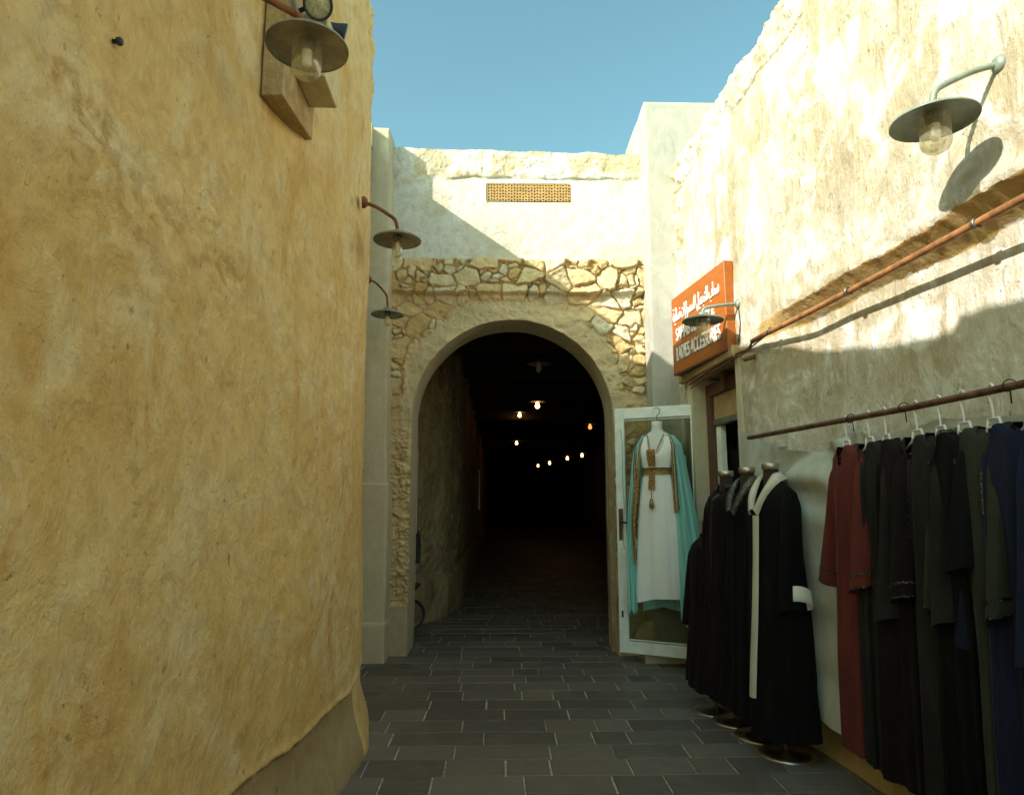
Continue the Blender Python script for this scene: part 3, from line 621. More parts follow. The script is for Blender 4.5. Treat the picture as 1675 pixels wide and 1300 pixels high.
q = Vector((.28,-.8,-.62)).to_track_quat('Z', 'Y').to_matrix().to_4x4()
MB().lathe([(.02,-.07),(.045,-.06),(.058,-.02),(.062,.0),(.062,.016),(.053,.018),(.051,.006)], 28, q).build('housing', M['black'], fl, True)
MB().lathe([(.052,.008),(.035,.014),(0,.017)], 28, q).build('lens', M['lens'], fl, True)
MB().tube([(-.02,.03,.04),(-.05,.04,.02),(-.09,.04,.0)], .01).build('bracket', M['black'], fl, True)
f2_ = empty('spotlight', tuple(at(545,50,2.9)), 'black spotlight seen from the side, just above the big lamp shade', 'spotlight')
q = Vector((.9,.3,-.2)).to_track_quat('Z', 'Y').to_matrix().to_4x4()
MB().lathe([(0,-.07),(.022,-.068),(.028,-.03),(.036,.01),(.05,.05),(.05,.056),(.03,.058),(0,.058)], 22, q).build('housing', M['black'], f2_, True)
MB().tube([(-.05,0,.0),(-.1,.0,.01)], .01).build('bracket', M['black'], f2_, True)

# pendants in the passage
def pendant(p, r, label, lit, ceil=3.7):
    t = empty('pendant_lamp', p, label, 'lamp', 'pendant lamps in the dark passage'); n = 24
    MB().tube([(0,0,r*.3),(0,0,ceil-p[2])], .004, 6).build('cord', M['black'], t)
    MB().lathe([(.012,r*.38),(r*.2,r*.30),(r*.24,r*.12),(r*.5,r*.09),(r,-.005),(r,-.012),(r*.5,r*.09-.008),(0,r*.07)], n).build('shade', M['lampdull'], t, True)
    if lit: MB().lathe([(0,0),(.02,-.005),(.028,-.035),(.045,-.08),(.03,-.115),(0,-.125)], 14).build('bulb', M[lit], t, True)
    else: MB().lathe([(.04,0),(.04,-.10),(.025,-.13),(0,-.14)], 14).build('glass_jar', M['bulb'], t, True)
    return t
for (px, py, Yd, lit, lb) in ((881,594,9.5,None,'unlit pendant lamp with pale shade hanging nearest in the archway'),(879,657,12.2,'lit','lit pendant lamp, highest of the glowing ones in the passage'),(850,674,16,'lit','lit pendant lamp just left of and below the highest glowing one'),(845,721,22,'lit','lone glowing lamp midway on the left of the passage'),(880,759,29,'lit','smallest glowing lamp, lowest and leftmost of the bottom row'),(899,754,24,'lit','glowing lamp second from the left in the bottom row'),(928,746,22,'lit','glowing lamp third from the left in the bottom row'),(952,741,21,'lit','glowing lamp rightmost in the bottom row'),(965,693,15,'dim','dim orange lamp at the right of the passage')):
    p = at(px, py, Yd); pendant(tuple(p), .17, lb, lit)

# ---------------------------------------------------------------- sign
N_T, N_B = Vector((1.715,4.95,3.215)), Vector((1.702,4.95,2.52)); F_T = Vector((1.58,6.0,3.19))
sx = Vector((F_T.x-N_T.x, F_T.y-N_T.y, 0)); SL = sx.length; sx.normalize()           # runs away along the wall
sn = Vector((-sx.y, sx.x, 0)); SH = .69
sg = empty('shop_sign', (N_T.x, N_T.y, 2.525), 'orange wooden shop sign with raised white Arabic and English letters', 'sign')
sg.rotation_euler = (0, 0, math.atan2(-sx.y, -sx.x))
# local: +x toward the camera end, +z up, face normal
MB().box(-SL,0,0,.075,0,SH,bev=.003).build('board', M['signwood'], sg)
MB().box(-SL-.003,.003,-.0,.08,-.012,-.001).build('bottom_edge', M['brownwood'], sg)
MB().tube([(-.02,.08,SH*.93),(-.02,.12,SH*.93)], .012, 8).build('fixing', M['steel'], sg)
# which side faces the alley? local +y after rotation
face_y = -0.0
def text(s, x0, z, w, hgt, name, yoff=-.005, flip=False):
    cu = bpy.data.curves.new(name, 'FONT'); cu.body = s; cu.size = 1; cu.extrude = .0; cu.align_x = 'LEFT'; cu.offset = .004
    o = bpy.data.objects.new('tmp', cu); COL.objects.link(o); dg = bpy.context.evaluated_depsgraph_get(); dg.update()
    me = bpy.data.meshes.new_from_object(o.evaluated_get(dg)); bpy.data.objects.remove(o)
    v = np.array([tuple(a.co) for a in me.vertices]); mn, mx = v.min(0), v.max(0); bpy.data.meshes.remove(me)
    cu.extrude = .0035/ (hgt/(mx[1]-mn[1]))
    o = bpy.data.objects.new('tmp', cu); COL.objects.link(o); dg = bpy.context.evaluated_depsgraph_get(); dg.update()
    me = bpy.data.meshes.new_from_object(o.evaluated_get(dg)); bpy.data.objects.remove(o); me.name = name
    sxx = w/(mx[0]-mn[0]); szz = hgt/(mx[1]-mn[1])
    for q_ in me.vertices:
        c_ = q_.co.copy(); q_.co = Vector((x0+(c_.x-mn[0])*sxx, yoff-c_.z*szz*1.0, z+(c_.y-mn[1])*szz))
    me.materials.clear(); me.materials.append(M['letter'])
    o = bpy.data.objects.new(name, me); COL.objects.link(o); o.parent = sg; return o
text('LADIES ACCESSORIES', -SL+.10, .10, SL-.20, .125, 'lettering')
text('SAHAB BEAUTY &', -SL+.10, .28, SL-.28, .115, 'lettering')
AR_ = {'s':'\uFEB3','hm':'\uFEA4','A':'\uFE8E','b':'\uFE8F'}
word = lambda *c: ''.join(chr(q) for q in c)[::-1]
sahab = word(0xFEB3,0xFEA4,0xFE8E,0xFE8F)
tajmil = word(0xFEDF,0xFEE0,0xFE98,0xFEA0,0xFEE4,0xFEF4,0xFEDE)
wa = word(0xFE8D,0xFEDB,0xFEB4,0xFEB4,0xFEEE,0xFE8D,0xFE8D,0xFE97)
nis = word(0xFEE7,0xFEB4,0xFE8E,0xFE8B,0xFEF4,0xFE94)
text(nis+' '+word(0xFE8D,0xFEDB,0xFEB4,0xFEB4,0xFEEE,0xFE8D,0xFEAD,0xFE8D,0xFE95)+' '+tajmil+' '+sahab, -SL+.04, .425, SL-.13, .165, 'lettering')

# ---------------------------------------------------------------- pipe along the right wall, peg
pts = []
for Yp, zz, out in ((1.2,2.49,.0),(2.35,2.497,.0),(3.2,2.50,-.01),(4.0,2.50,.0),(4.35,2.493,.03),(4.55,2.487,.035)):
    pts.append((float(WX(Yp))-.03-out, Yp, zz))
pp = empty('wall_pipe', pts[0], 'copper brown conduit pipe running along the right wall under the overhang', 'pipe')
MB().tube([Vector(p)-Vector(pts[0]) for p in catmull(pts, 8)], .0165, 12).build('pipe', M['rustpipe'], pp, True)
e0 = pts[-1]; m = MB()
m.tube([Vector(p)-Vector(pts[0]) for p in catmull([e0,(1.79,4.75,2.478),(1.75,4.92,2.47),(1.69,5.3,2.44),(1.66,5.8,2.40)], 8)], .009, 8); m.build('thin_conduit', M['rust'], pp, True)
m.__init__(); m.tube([Vector(p)-Vector(pts[0]) for p in catmull([(e0[0]-.01,e0[1]-.3,e0[2]-.02),(1.765,4.75,2.455),(1.735,4.93,2.435),(1.68,5.3,2.40),(1.655,5.75,2.36)], 8)], .005, 6); m.build('cable', M['brownwood'], pp, True)
for Yc in (1.9, 2.55, 3.45, 4.3):
    x = float(WX(Yc)); c = Vector((x-.03-(.03 if Yc > 4.2 else 0), Yc, 2.497))-Vector(pts[0])
    MB().lathe([(.021,-.01),(.023,-.01),(.023,.01),(.021,.01)], 14, Matrix.Rotation(math.pi/2, 4, 'X'), c=c).build('clamp', M['steel'], pp, True)
pg = empty('wooden_peg', (1.80, 4.67, 2.40), 'short brown wooden peg sticking out of the wall below the pipe', 'peg')
MB().tube([(0.06,.0,.025),(-.075,-.02,-.02)], .016, 10).build('peg', M['rust'], pg, True)

# ---------------------------------------------------------------- rail, sheet, hangers, robes
RAILX = lambda Yp: 1.66-KW*(Yp-4.45)
r0 = Vector((RAILX(4.47), 4.47, 1.815)); r1 = Vector((RAILX(1.3), 1.3, 1.80)); rt = Vector((r0.x, r0.y, r0.z))
rl = empty('clothes_rail', rt, 'rusty iron rail on the right wall carrying the row of robes', 'rail')
MB().tube([r0-rt, (r0+r1)/2-rt+Vector((0,0,-.012)), r1-rt], .0145, 12).build('rail', M['railrust'], rl, True)
for Yp in (1.7,):
    a_ = Vector((RAILX(Yp), Yp, 1.80)); MB().tube([a_-rt, a_-rt+Vector((.17,.01,.0))], .014, 8).build('bracket', M['railrust'], rl, True)
for Yp in (3.28, 2.31, 2.88):
    a_ = Vector((RAILX(Yp), Yp, 1.803)); m = MB()
    m.tube([a_-rt+Vector((.02*math.cos(t), .006*t, .02*math.sin(t))) for t in np.linspace(0, 6.5, 14)]+[a_-rt+Vector((.03,.05,-.06))], .0025, 5); m.build('wire_tie', M['black'], rl, True)
# hanging sheet
def sheet():
    ys = np.linspace(4.94, 1.2, 230); vs = np.linspace(0, 1, 90); Yg, V_ = np.meshgrid(ys, vs, indexing='ij')
    anch = [(4.94,1.93),(4.4,1.765),(3.9,1.675),(3.42,1.765),(3.15,1.70),(2.78,1.735),(2.4,1.71),(2.0,1.70),(1.2,1.75)][::-1]
    zt = np.interp(Yg, [a[0] for a in anch], [a[1] for a in anch]); zt = zt + .008*fbm(Yg*8, 0*Yg, 0, 3, 121)
    zb = .22+.03*np.sin(Yg*5)
    Zg_ = zt+(zb-zt)*V_
    sc_ = V_-.42*((Yg-3.9)/.55)**2*np.exp(-V_*.5)
    f = .035*np.sin(Yg*9+2.2*V_*(Yg-3.4))*(.3+V_) + .07*fbm(Yg*2.2-V_*1.2, V_*1.4, 0, 3, 122) + .02*(1-np.abs(np.sin(Yg*6.5+3*V_*(Yg-3.9))))*ss(0,.3,V_) 
    wsw = ss(4.75,4.3,Yg)*ss(3.2,3.5,Yg)*np.exp(-V_*2.2)
    f = f+.035*wsw*(1-np.abs(np.sin(sc_*15)))*2+.02*wsw*np.sin(sc_*37+Yg*2)
    sw = .03*np.exp(-((V_-.10-.25*np.abs(Yg-3.9)**1.1*.2)/.05)**2)*ss(5,4.2,Yg)*ss(3.4,3.7,Yg)+.02*np.exp(-((V_-.22)/.06)**2)*ss(5,4.2,Yg)*ss(3.4,3.7,Yg)
    Xg_ = WX(Yg)-.03-(.055+.02*V_-f*.8)*ss(4.98,4.6,Yg)-sw
    return np.stack([Xg_, Yg, Zg_], -1)
tag(MB().grid(sheet()).build('backdrop_sheet', M['c_sheet'], None, True), 'pale grey green cloth sheet hung on the wall behind the robes and mannequins', 'sheet')
def hanger(loc, ang, label):
    t = empty('clothes_hanger', loc, label, 'hanger', 'white plastic hangers on the rail', ang); m = MB()
    m.tube(catmull([(.012,0,-.012),(.019,0,.004),(.010,0,.020),(-.006,0,.022),(-.016,0,.010),(-.014,0,-.012),(-.006,0,-.04),(0,0,-.075),(0,0,-.100)], 5), .0042, 7); m.build('hook', M['plastic'], t, True)
    m = MB(); m.tube([(-.030,0,-.100),(.030,0,-.100)], .005, 7); m.tube([(-.030,0,-.100),(-.045,0,-.145),(-.15,0,-.195)], .005, 7); m.tube([(.030,0,-.100),(.045,0,-.145),(.15,0,-.195)], .005, 7); m.tube([(-.15,0,-.196),(.15,0,-.196)], .0035, 6)
    m.tube([(-.04,0,-.132),(.04,0,-.132)], .0042, 6)
    m.build('yoke', M['plastic'], t, True); return t
def loops(zs, wf, df, cf, seed, amp, nf, n=96, open_front=None):
    th = np.linspace(0, 2*np.pi, n+1)[:-1]; A = np.zeros((len(zs), n, 3)); r_ = np.random.RandomState(seed)
    ph = r_.rand(8)*6.28; fr = np.array([nf, nf*1.7+1, nf*.6+1, nf*2.6]).round(); am = np.array([1, .5, .8, .25])
    for i, z in enumerate(zs):
        t = i/(len(zs)-1); c, s = np.cos(th), np.sin(th); e = .8
        x = wf(t)*np.sign(c)*np.abs(c)**e; y = df(t)*np.sign(s)*np.abs(s)**e
        f = sum(a*(.5*np.sin(q*th+p+1.1*t*(k-1.5))+.9*(.64-np.abs(np.sin((q*th+p*2+.9*t*(k-1.5))/2)))) for k, (a, q, p) in enumerate(zip(am, np.maximum(2,2*np.round(fr/2)), ph)))
        k = 1+0*t; dd = amp*min(1, .12+t*1.25)*f
        ox, oy = cf(t)
        A[i,:,0] = x+c*dd*1.0+ox; A[i,:,1] = y+s*dd*1.2+oy; A[i,:,2] = z + (.012*np.sin(3*th+ph[4]) if t > .97 else 0)
    return A
def close_grid(A): return np.concatenate([A, A[:, :1]], 1)
def sleeve(m, sx_, top, L, r0=.075, r1=.115, out=.03, fwd=0., seed=0, flat=.45):
    r_ = np.random.RandomState(seed); ph = r_.rand()*6; n = 28; N_ = 22; A = np.zeros((N_, n, 3)); th = np.linspace(0, 2*np.pi, n+1)[:-1]
    for i in range(N_):
        t = i/(N_-1); c = Vector((sx_*(top[0]+out*math.sin(t*1.6)), top[1]+fwd*t, top[2]-L*t)); rad = r0+(r1-r0)*t**1.3
        if t < .12: rad *= .55+.45*(t/.12)
        f = 1+.10*np.sin(3*th+ph+2*t)+.07*np.sin(5*th-ph+3*t)
        A[i,:,0] = c.x+rad*flat*np.cos(th)*f*(1 if sx_ > 0 else -1); A[i,:,1] = c.y+rad*np.sin(th)*f*.75; A[i,:,2] = c.z+ .02*np.cos(th)*t
    m.grid(close_grid(A)); return A
def robe(loc, ang, mat, label, H=1.40, shw=.168, hemw=.155, dep=.05, demd=.09, seed=0, amp=.021, slL=.62, group='robes hanging on the rail', trim=None, kind='hung', neckz=-.005, hemd=None, cat='robe', slr=(.07,.10), armpos=.02, vneck=.13, fwd=0., slmat=None, neckw=.062):
    # local frame: x along the shoulders, -y is the front, z=0 at the neck base
    t = empty('robe', loc, label, cat, group, ang)
    hemd = hemd or demd
    zs = np.r_[np.array([.0,-.012,-.03,-.055,-.085,-.12,-.16]), np.linspace(-.21, -H, 60)]
    N_ = len(zs); tz = -zs/H
    def wf(t_):
        z = -np.interp(t_*(N_-1), np.arange(N_), zs)
        return float(np.interp(z, [0,.012,.03,.055,.085,.12,.2,.45,.8,H], [neckw,neckw+.022,.115,.15,shw*.95,shw,shw*.93,shw*.86,(shw+hemw)/2,hemw]))
    def df(t_):
        z = -np.interp(t_*(N_-1), np.arange(N_), zs)
        return float(np.interp(z, [0,.03,.085,.2,.45,H], [.045,.04,dep*.8,dep,dep*1.1,hemd]))
    A = loops(zs, wf, df, lambda t_: (0., 0.), seed, amp, 5)
    # V neck: push front-neck vertices down
    n = A.shape[1]; th = np.linspace(0, 2*np.pi, n+1)[:-1]; fr = np.exp(-((th-1.5*np.pi)/.42)**2)
    for i in range(5): A[i,:,2] -= fr*vneck*(1-i/5)**1.2
    bk = np.exp(-((th-.5*np.pi)/.7)**2); A[0,:,2] += bk*.012
    body = MB().grid(close_grid(A)); 
    # open front seam: darker gap formed by an overlapping placket
    body.build('robe_body', mat, t, True)
    fi = int(round(.75*n)); fr_pts = [Vector(A[i, fi])+Vector((0, -.004, 0)) for i in range(4, N_)]
    m = MB()
    pl = []
    for i, p in enumerate(fr_pts): pl.append([(p.x-.006, p.y+.004, p.z), (p.x-.004, p.y-.005, p.z), (p.x+.014, p.y-.006, p.z), (p.x+.019, p.y+.004, p.z)])
    m.grid(np.array(pl)); m.build('placket', mat, t, True)
    m2 = MB()
    for s_ in (-1, 1):
        ms = MB(); SA = sleeve(ms, s_, (shw-.012, armpos, -.075), slL, slr[0], slr[1], .022, fwd-(.055 if kind == 'hung' else .0), seed+3*s_+5); ms.build('sleeve', slmat or mat, t, True)
        if trim and 'cuff' in trim:
            mm = MB()
            for (a_, b_) in ((18,19),(20,21)):
                B = SA[a_:b_+1].copy(); c_ = B.mean(1, keepdims=True); B = c_+(B-c_)*1.03; B[0] = B[0]*.35+B[1]*.65
                mm.grid(close_grid(B))
            mm.build('cuff_embroidery', trim['cuff'], t, True)
    def bead_line(pts, r, name, mt):
        mm = MB(); mm.tube(pts, r, 5); mm.build(name, mt, t, True)
    if trim and 'front' in trim:
        z0, z1, wdt = trim['range']; mm = MB(); L_ = []
        for i in range(N_):
            if -z1 <= A[i, fi, 2] <= -z0:
                p = A[i, fi]; L_.append([(p[0]-wdt, A[i, fi-3, 1]-.008, p[2]), (p[0]-wdt*.3, p[1]-.013, p[2]), (p[0]+wdt*.4, p[1]-.013, p[2]), (p[0]+wdt, A[i, (fi+3) % n, 1]-.008, p[2])])
        if len(L_) > 2: mm.grid(np.array(L_)); mm.build('front_trim', trim['front'], t, True)
    if trim and 'collar' in trim:
        w_ = trim.get('cw', .03); C_ = []
        for j in range(n+1):
            jj = j % n; p0 = A[0, jj]; p1 = A[2, jj]; u = (p1-p0); u /= max(np.linalg.norm(u), 1e-6); o_ = np.array([p0[0], p0[1], 0]); o_ /= max(np.linalg.norm(o_), 1e-6)
            C_.append([p0+o_*.004+np.array([0,0,.006]), p0+u*w_*.5+o_*.010, p0+u*w_+o_*.008])
        mm = MB(); mm.grid(np.array(C_)); mm.build('collar', trim['collar'], t, True)
    return t, A
# hung robes, far to near
HA = math.atan2(-.99, -.10)                      # shoulder axis: away-left to near-right
hung = [
 (3.34, 'c_maroon', 'maroon robe with wide sleeves, farthest on the rail next to the grey sheet', dict(H=1.40, seed=1, trim={'cuff':M['beads'],'front':M['c_brown'],'range':(.2,.6,.006)}, slL=.60, slr=(.07,.10))),
 (3.152,'c_char', 'charcoal black robe hanging right beside the maroon one', dict(H=1.41, seed=2, slL=.70)),
 (3.027,'c_black2', 'black robe with beaded cuffs, third from the far end of the rail', dict(H=1.43, seed=3, trim={'cuff':M['beads']}, slL=.60)),
 (2.818,'c_char', 'charcoal robe with a thin silver strip on its front, middle of the rail', dict(H=1.42, seed=4, trim={'front':M['silver'],'range':(.25,.42,.006)}, slL=.66)),
 (2.678,'c_black', 'plain black robe with silver neck piping, between the charcoal and olive robes', dict(H=1.50, seed=5, trim={'collar':M['beads'],'cw':.012}, slL=.45)),
 (2.55, 'c_olive', 'dark olive robe with beaded front embroidery and cuffs', dict(H=1.46, seed=6, trim={'front':M['silver'],'range':(.06,.42,.010),'cuff':M['beads']}, slL=.60)),
 (2.407,'c_navy', 'navy blue robe with silver beads near the right edge of the photo', dict(H=1.48, seed=7, trim={'front':M['silver'],'range':(.16,.32,.008)}, slL=.72)),
 (2.24, 'c_black', 'black robe at the very near end of the rail, cut by the photo edge', dict(H=1.47, seed=8)),
]
hl = ['farthest white hanger, holding the maroon robe','white hanger of the charcoal robe beside the maroon one','white hanger of the black robe with beaded cuffs','white hanger of the charcoal robe with the silver strip','white hanger of the plain black robe before the olive one','white hanger of the dark olive robe','white hanger of the navy blue robe','white hanger of the nearest black robe at the photo edge']
for i, (Yp, mt, lb, kw) in enumerate(hung):
    p = Vector((RAILX(Yp), Yp, 1.797)); an = HA + [.0,.05,-.06,.04,-.03,.06,.02,0][i]
    hanger((p.x, p.y, p.z), an, hl[i])
    robe((p.x, p.y, p.z-.125), an, M[mt], lb, **kw)

# ---------------------------------------------------------------- mannequins with robes
FACE = math.atan2(-.98, .22)                    # local x (shoulders) -> near-right; local -y faces the alley
def mannequin(x, y, H, label):
    t = empty('mannequin', (x, y, 0), label, 'mannequin', 'mannequins wearing black robes', FACE)
    MB().lathe([(0,.035),(.022,.033),(.03,.022),(.12,.018),(.150,.012),(.157,.004),(.157,.0)], 48).build('base_plate', M['chrome'], t, True)
    MB().tube([(0,0,.02),(0,0,.62)], .013, 12).build('pole', M['chrome'], t, True)
    zs = [.60,.64,.75,.85,.95,1.04,1.14,1.24,1.32,1.38,1.42,1.45,1.50,H-.035]; ws = [.05,.09,.13,.14,.13,.11,.12,.13,.135,.12,.07,.050,.045,.043]; ds = [.05,.07,.09,.095,.09,.08,.085,.09,.085,.07,.05,.046,.044,.042]
    k = (H-.035)/1.55; zs = [z*k for z in zs[:-1]]+[H-.035]; th = np.linspace(0, 2*np.pi, 33)[:-1]
    A = np.array([[(w_*np.cos(a), d_*np.sin(a), z) for a in th] for z, w_, d_ in zip(zs, ws, ds)])
    MB().grid(close_grid(A)).build('torso', M['dark'] if H > 1.5 else M['dark'], t, True)
    MB().lathe([(.048,H-.038),(.051,H-.036),(.051,H-.004),(.046,H),(0,H)], 28).build('neck_cap', M['chrome'], t, True)
    return t
mans = [(1.625,4.05,1.625,'c_black','black robe with cream lapel and white cuff on the nearest mannequin','nearest mannequin, under the robe with the cream lapel'),
        (1.59,4.345,1.615,'c_black','black robe with silver patterned collar on the middle mannequin','mannequin with silver neck cap between the nearest and the third one'),
        (1.545,4.62,1.605,'c_black2','black robe with glittering beaded front on the third mannequin from the camera','third mannequin from the camera, in the robe with beaded front'),
        (1.485,4.85,1.27,'c_black2','plum black robe on the lowest mannequin, farthest and closest to the door','lowest and farthest mannequin, beside the white glass door')]
for i, (x, y, H, mt, lb, lm) in enumerate(mans):
    mannequin(x, y, H, lm)
    kz = H-.095; hem = .12+.015*i
    tr = [None, None, {'front':M['beads'],'range':(.05,.8,.022),'collar':M['beads'],'cw':.03}, {'collar':M['beads'],'cw':.03}][i]
    t, A = robe((x, y, kz), FACE, M[mt], lb, H=kz-hem, shw=.18, hemw=.21, dep=.115, hemd=.18, seed=20+i, amp=.020, slL=(.66,.62,.6,.55)[i], group='robes worn by the mannequins', trim=tr, armpos=.0, slr=(.075,.095), vneck=.16 if i == 0 else .05, neckw=.056)
    if i < 2:                                          # collar running down both edges of the neck opening
        inn = np.array([(.0,.052,.045),(.045,.035,.042),(.054,-.02,.028),(.046,-.062,-.03),(.028,-.10,-.10),(.006,-.128,-.175)]); out_ = np.array([(.0,.075,.020),(.075,.045,.016),(.098,-.02,-.006),(.088,-.075,-.055),(.066,-.112,-.12),(.036,-.134,-.20)])
        for s_ in (-1, 1):
            P0 = np.array([tuple(v) for v in catmull(inn*np.array([s_,1,1]), 5)]); P1 = np.array([tuple(v) for v in catmull(out_*np.array([s_,1,1]), 5)])
            m = MB(); m.grid(np.stack([P0+np.array([0,.006,-.012]), P0+np.array([0,-.006,.002]), (P0+P1)/2+np.array([0,-.012,.008]), P1+np.array([0,-.008,.002]), P1+np.array([0,.01,-.012])], 1)); m.build('collar', M['c_cream'] if i == 0 else M['silver'], t, True)
    if i == 0:
        n = A.shape[1]; fi = int(round(.75*n)); P_ = []
        for q in range(7, int(len(A)*.86)):
            wd = .03; cen = fi+1; a0 = np.array([.012,0,0])
            a_, b_, c_ = A[q, cen-1]+a0*(q/len(A)-.2), A[q, cen], A[q, (cen+1)]-a0*(q/len(A)-.2)
            P_.append([np.r_[a_[0]-.014, a_[1]-.014, a_[2]], np.r_[(a_[0]+b_[0])/2, b_[1]-.022, b_[2]], np.r_[b_[0]+.01, b_[1]-.023, b_[2]], np.r_[c_[0]+.012, c_[1]-.014, c_[2]]])
        MB().grid(np.array(P_)).build('lapel', M['c_cream'], t, True)
        m = MB(); th = np.linspace(0, 2*np.pi, 29); C_ = []
        for (zz, rad) in ((-.615,.076),(-.655,.080),(-.695,.083),(-.697,.078)):
            C_.append([( .182+.028+rad*.47*math.cos(a), rad*.84*math.sin(a), zz+.022*math.cos(a)-.02*math.sin(a)) for a in th])
        m.grid(np.array(C_)); m.build('cuff', M['c_white'], t, True)
# dark robes hanging inside the shop doorway
for i, (Yp, xo, mt, lb) in enumerate(((5.70,2.03,'c_black','black garment hanging just inside the shop doorway'),(5.92,2.06,'c_brown','brown garment hanging inside the shop behind the black one'),(6.08,2.14,'c_char','grey garment hanging deepest inside the shop doorway'))):
    robe((xo, Yp, 1.93), FACE, M[mt], lb, H=1.45, seed=40+i, shw=.14, hemw=.12, group='garments inside the shop')

# ---------------------------------------------------------------- white glass door and dress
BL, TL_, BR, TR_ = Vector((1.094,6.30,.085)), Vector((1.094,6.30,2.235)), Vector((1.785,5.93,.085)), Vector((1.785,5.93,2.235))
dx_ = (BR-BL); DW = dx_.length; DH = 2.165
gd = empty('glass_door', BL, 'white wooden glass door standing open beside the arch, the dress hung on it', 'door', rz=math.atan2(dx_.y, dx_.x))
sw_ = .088
def fb(x0, x1, z0, z1, name, y0=-.022, y1=.022, mt='whitewood', bev=.004): return MB().box(x0,x1,y0,y1,z0,z1,bev=bev).build(name, M[mt], gd)
fb(0, sw_, 0, DH, 'stile'); fb(DW-sw_, DW, 0, DH, 'stile'); fb(sw_, DW-sw_, 0, .10, 'rail'); fb(sw_, DW-sw_, DH-.10, DH, 'rail'); fb(sw_, DW-sw_, .90, .98, 'rail', -.02, .02)
fb(sw_-.004, DW-sw_+.004, .10, .90, 'pane', -.003, .003, 'pane', 0); fb(sw_-.004, DW-sw_+.004, .98, DH-.10, 'pane', -.003, .003, 'pane', 0)
for zz in ((.108,.118),(DH-.118,DH-.108)): fb(sw_, DW-sw_, zz[0], zz[1], 'glazing_bead', -.012, .012)
hp = MB().box(.022,.062,-.032,-.0225,.97,1.25,bev=.004).build('handle_plate', M['rust'], gd)
m = MB(); m.tube([(.042,-.03,1.13),(.042,-.065,1.13),(.11,-.068,1.128),(.14,-.066,1.125)], .008, 8); m.build('lever', M['black'], hp, True)
fb(.03,.045,.30,.36,'lock',-.034,-.022,'black')
MB().tube(catmull([(.06,-.03,1.98),(.075,-.035,1.8),(.07,-.035,1.5),(.078,-.035,1.25),(.06,-.04,1.0),(.075,-.04,.9)], 8), .0035, 5).build('tape', M['c_teal'], gd, True)
# dress: local frame of the door, hung ~12 cm in front
dloc = BL + dx_.normalized()*(DW*.545) + Vector((dx_.y, -dx_.x, 0)).normalized()*.13
DZ = 2.10
bu = empty('display_bust', (dloc.x, dloc.y, DZ), 'white half bust on a wire hook, wearing the white dress on the glass door', 'bust', rz=gd.rotation_euler.z)
th = np.linspace(0, 2*np.pi, 41)[:-1]
prof = [(.0,.048,.045),(-.05,.046,.044),(-.085,.055,.05),(-.115,.10,.06),(-.145,.15,.07),(-.19,.168,.085),(-.25,.16,.10),(-.33,.145,.115),(-.42,.118,.09),(-.5,.12,.085),(-.6,.15,.1)]
A = np.array([[(w_*math.cos(a), d_*math.sin(a), z) for a in th] for z, w_, d_ in prof])
m = MB().grid(close_grid(A)); m.f.append(tuple(range(0, 40))[::-1] if False else tuple(range(40))); m.build('torso', M['bust'], bu, True)
MB().tube(catmull([(0,0,0),(0,0,.05),(.025,0,.075),(.025,0,.105),(0,0,.125),(-.03,.0,.11)], 6), .004, 6).build('hook', M['steel'], bu, True)
dr = empty('white_dress', (dloc.x, dloc.y, DZ), 'long white dress with gold belt and teal cape hanging on the glass door', 'dress', rz=gd.rotation_euler.z)
zs = np.r_[np.array([-.135,-.16,-.19,-.23,-.28,-.34,-.40,-.45,-.50]), np.linspace(-.56, -1.52, 34)]
def wf(t_): return float(np.interp(-np.interp(t_*(len(zs)-1), np.arange(len(zs)), zs), [.135,.16,.19,.25,.33,.45,.6,.9,1.46], [.140,.155,.168,.165,.152,.124,.155,.185,.225]))
def df(t_): return float(np.interp(-np.interp(t_*(len(zs)-1), np.arange(len(zs)), zs), [.135,.19,.28,.45,.6,1.46], [.070,.088,.125,.098,.105,.12]))
D_ = loops(zs, wf, df, lambda t_: (0., 0.), 61, .009, 6, 120)
n = 120; th = np.linspace(0, 2*np.pi, n+1)[:-1]; fr = np.exp(-((th-1.5*np.pi)/.30)**2)
for i in range(5): D_[i,:,2] -= fr*.17*(1-i/5)
D_[-1,:,2] += .025*np.cos(th)
MB().grid(close_grid(D_)).build('gown', M['c_white'], dr, True)
def strip(A_, rows, j0, j1, off): 
    L_ = []
    for i in rows:
        L_.append([A_[i, j % n]+np.array([math.cos(th[j % n]), math.sin(th[j % n]), 0])*off for j in range(j0, j1+1)])
    return np.array(L_)
def band_at(z0, z1, off, w0, w1, name, mt, nn_=40, full=True):
    L_ = []
    for z in np.linspace(z0, z1, 5):
        t_ = np.interp(-z, -zs, np.arange(len(zs)))/(len(zs)-1); W_, D2 = wf(t_)+off, df(t_)+off
        e = .8; L_.append([(W_*np.sign(math.cos(a))*abs(math.cos(a))**e, D2*np.sign(math.sin(a))*abs(math.sin(a))**e, z) for a in np.linspace(w0, w1, nn_)])
    return MB().grid(np.array(L_)).build(name, mt, dr, True)
band_at(-.425, -.465, .017, 0, 2*math.pi, 'belt', M['gold']); band_at(-.412, -.423, .013, 0, 2*math.pi, 'belt_edging', M['beads'])
cj_ = 1.5*math.pi-.10
band_at(-.255, -.40, .019, cj_-.19, cj_+.13, 'bodice_panel', M['gold'], 10); band_at(-.467, -.60, .022, cj_-.17, cj_+.10, 'belt_tail', M['gold'], 10)
m = MB(); m.tube([(-.03,-.135,-.60),(-.03,-.14,-.68)], .0035, 6); m.lathe([(0,.0),(.012,-.01),(.022,-.06),(.018,-.085),(0,-.095)], 14, c=(-.03,-.142,-.67)); m.build('tassel', M['gold'], dr, True)
m = MB()
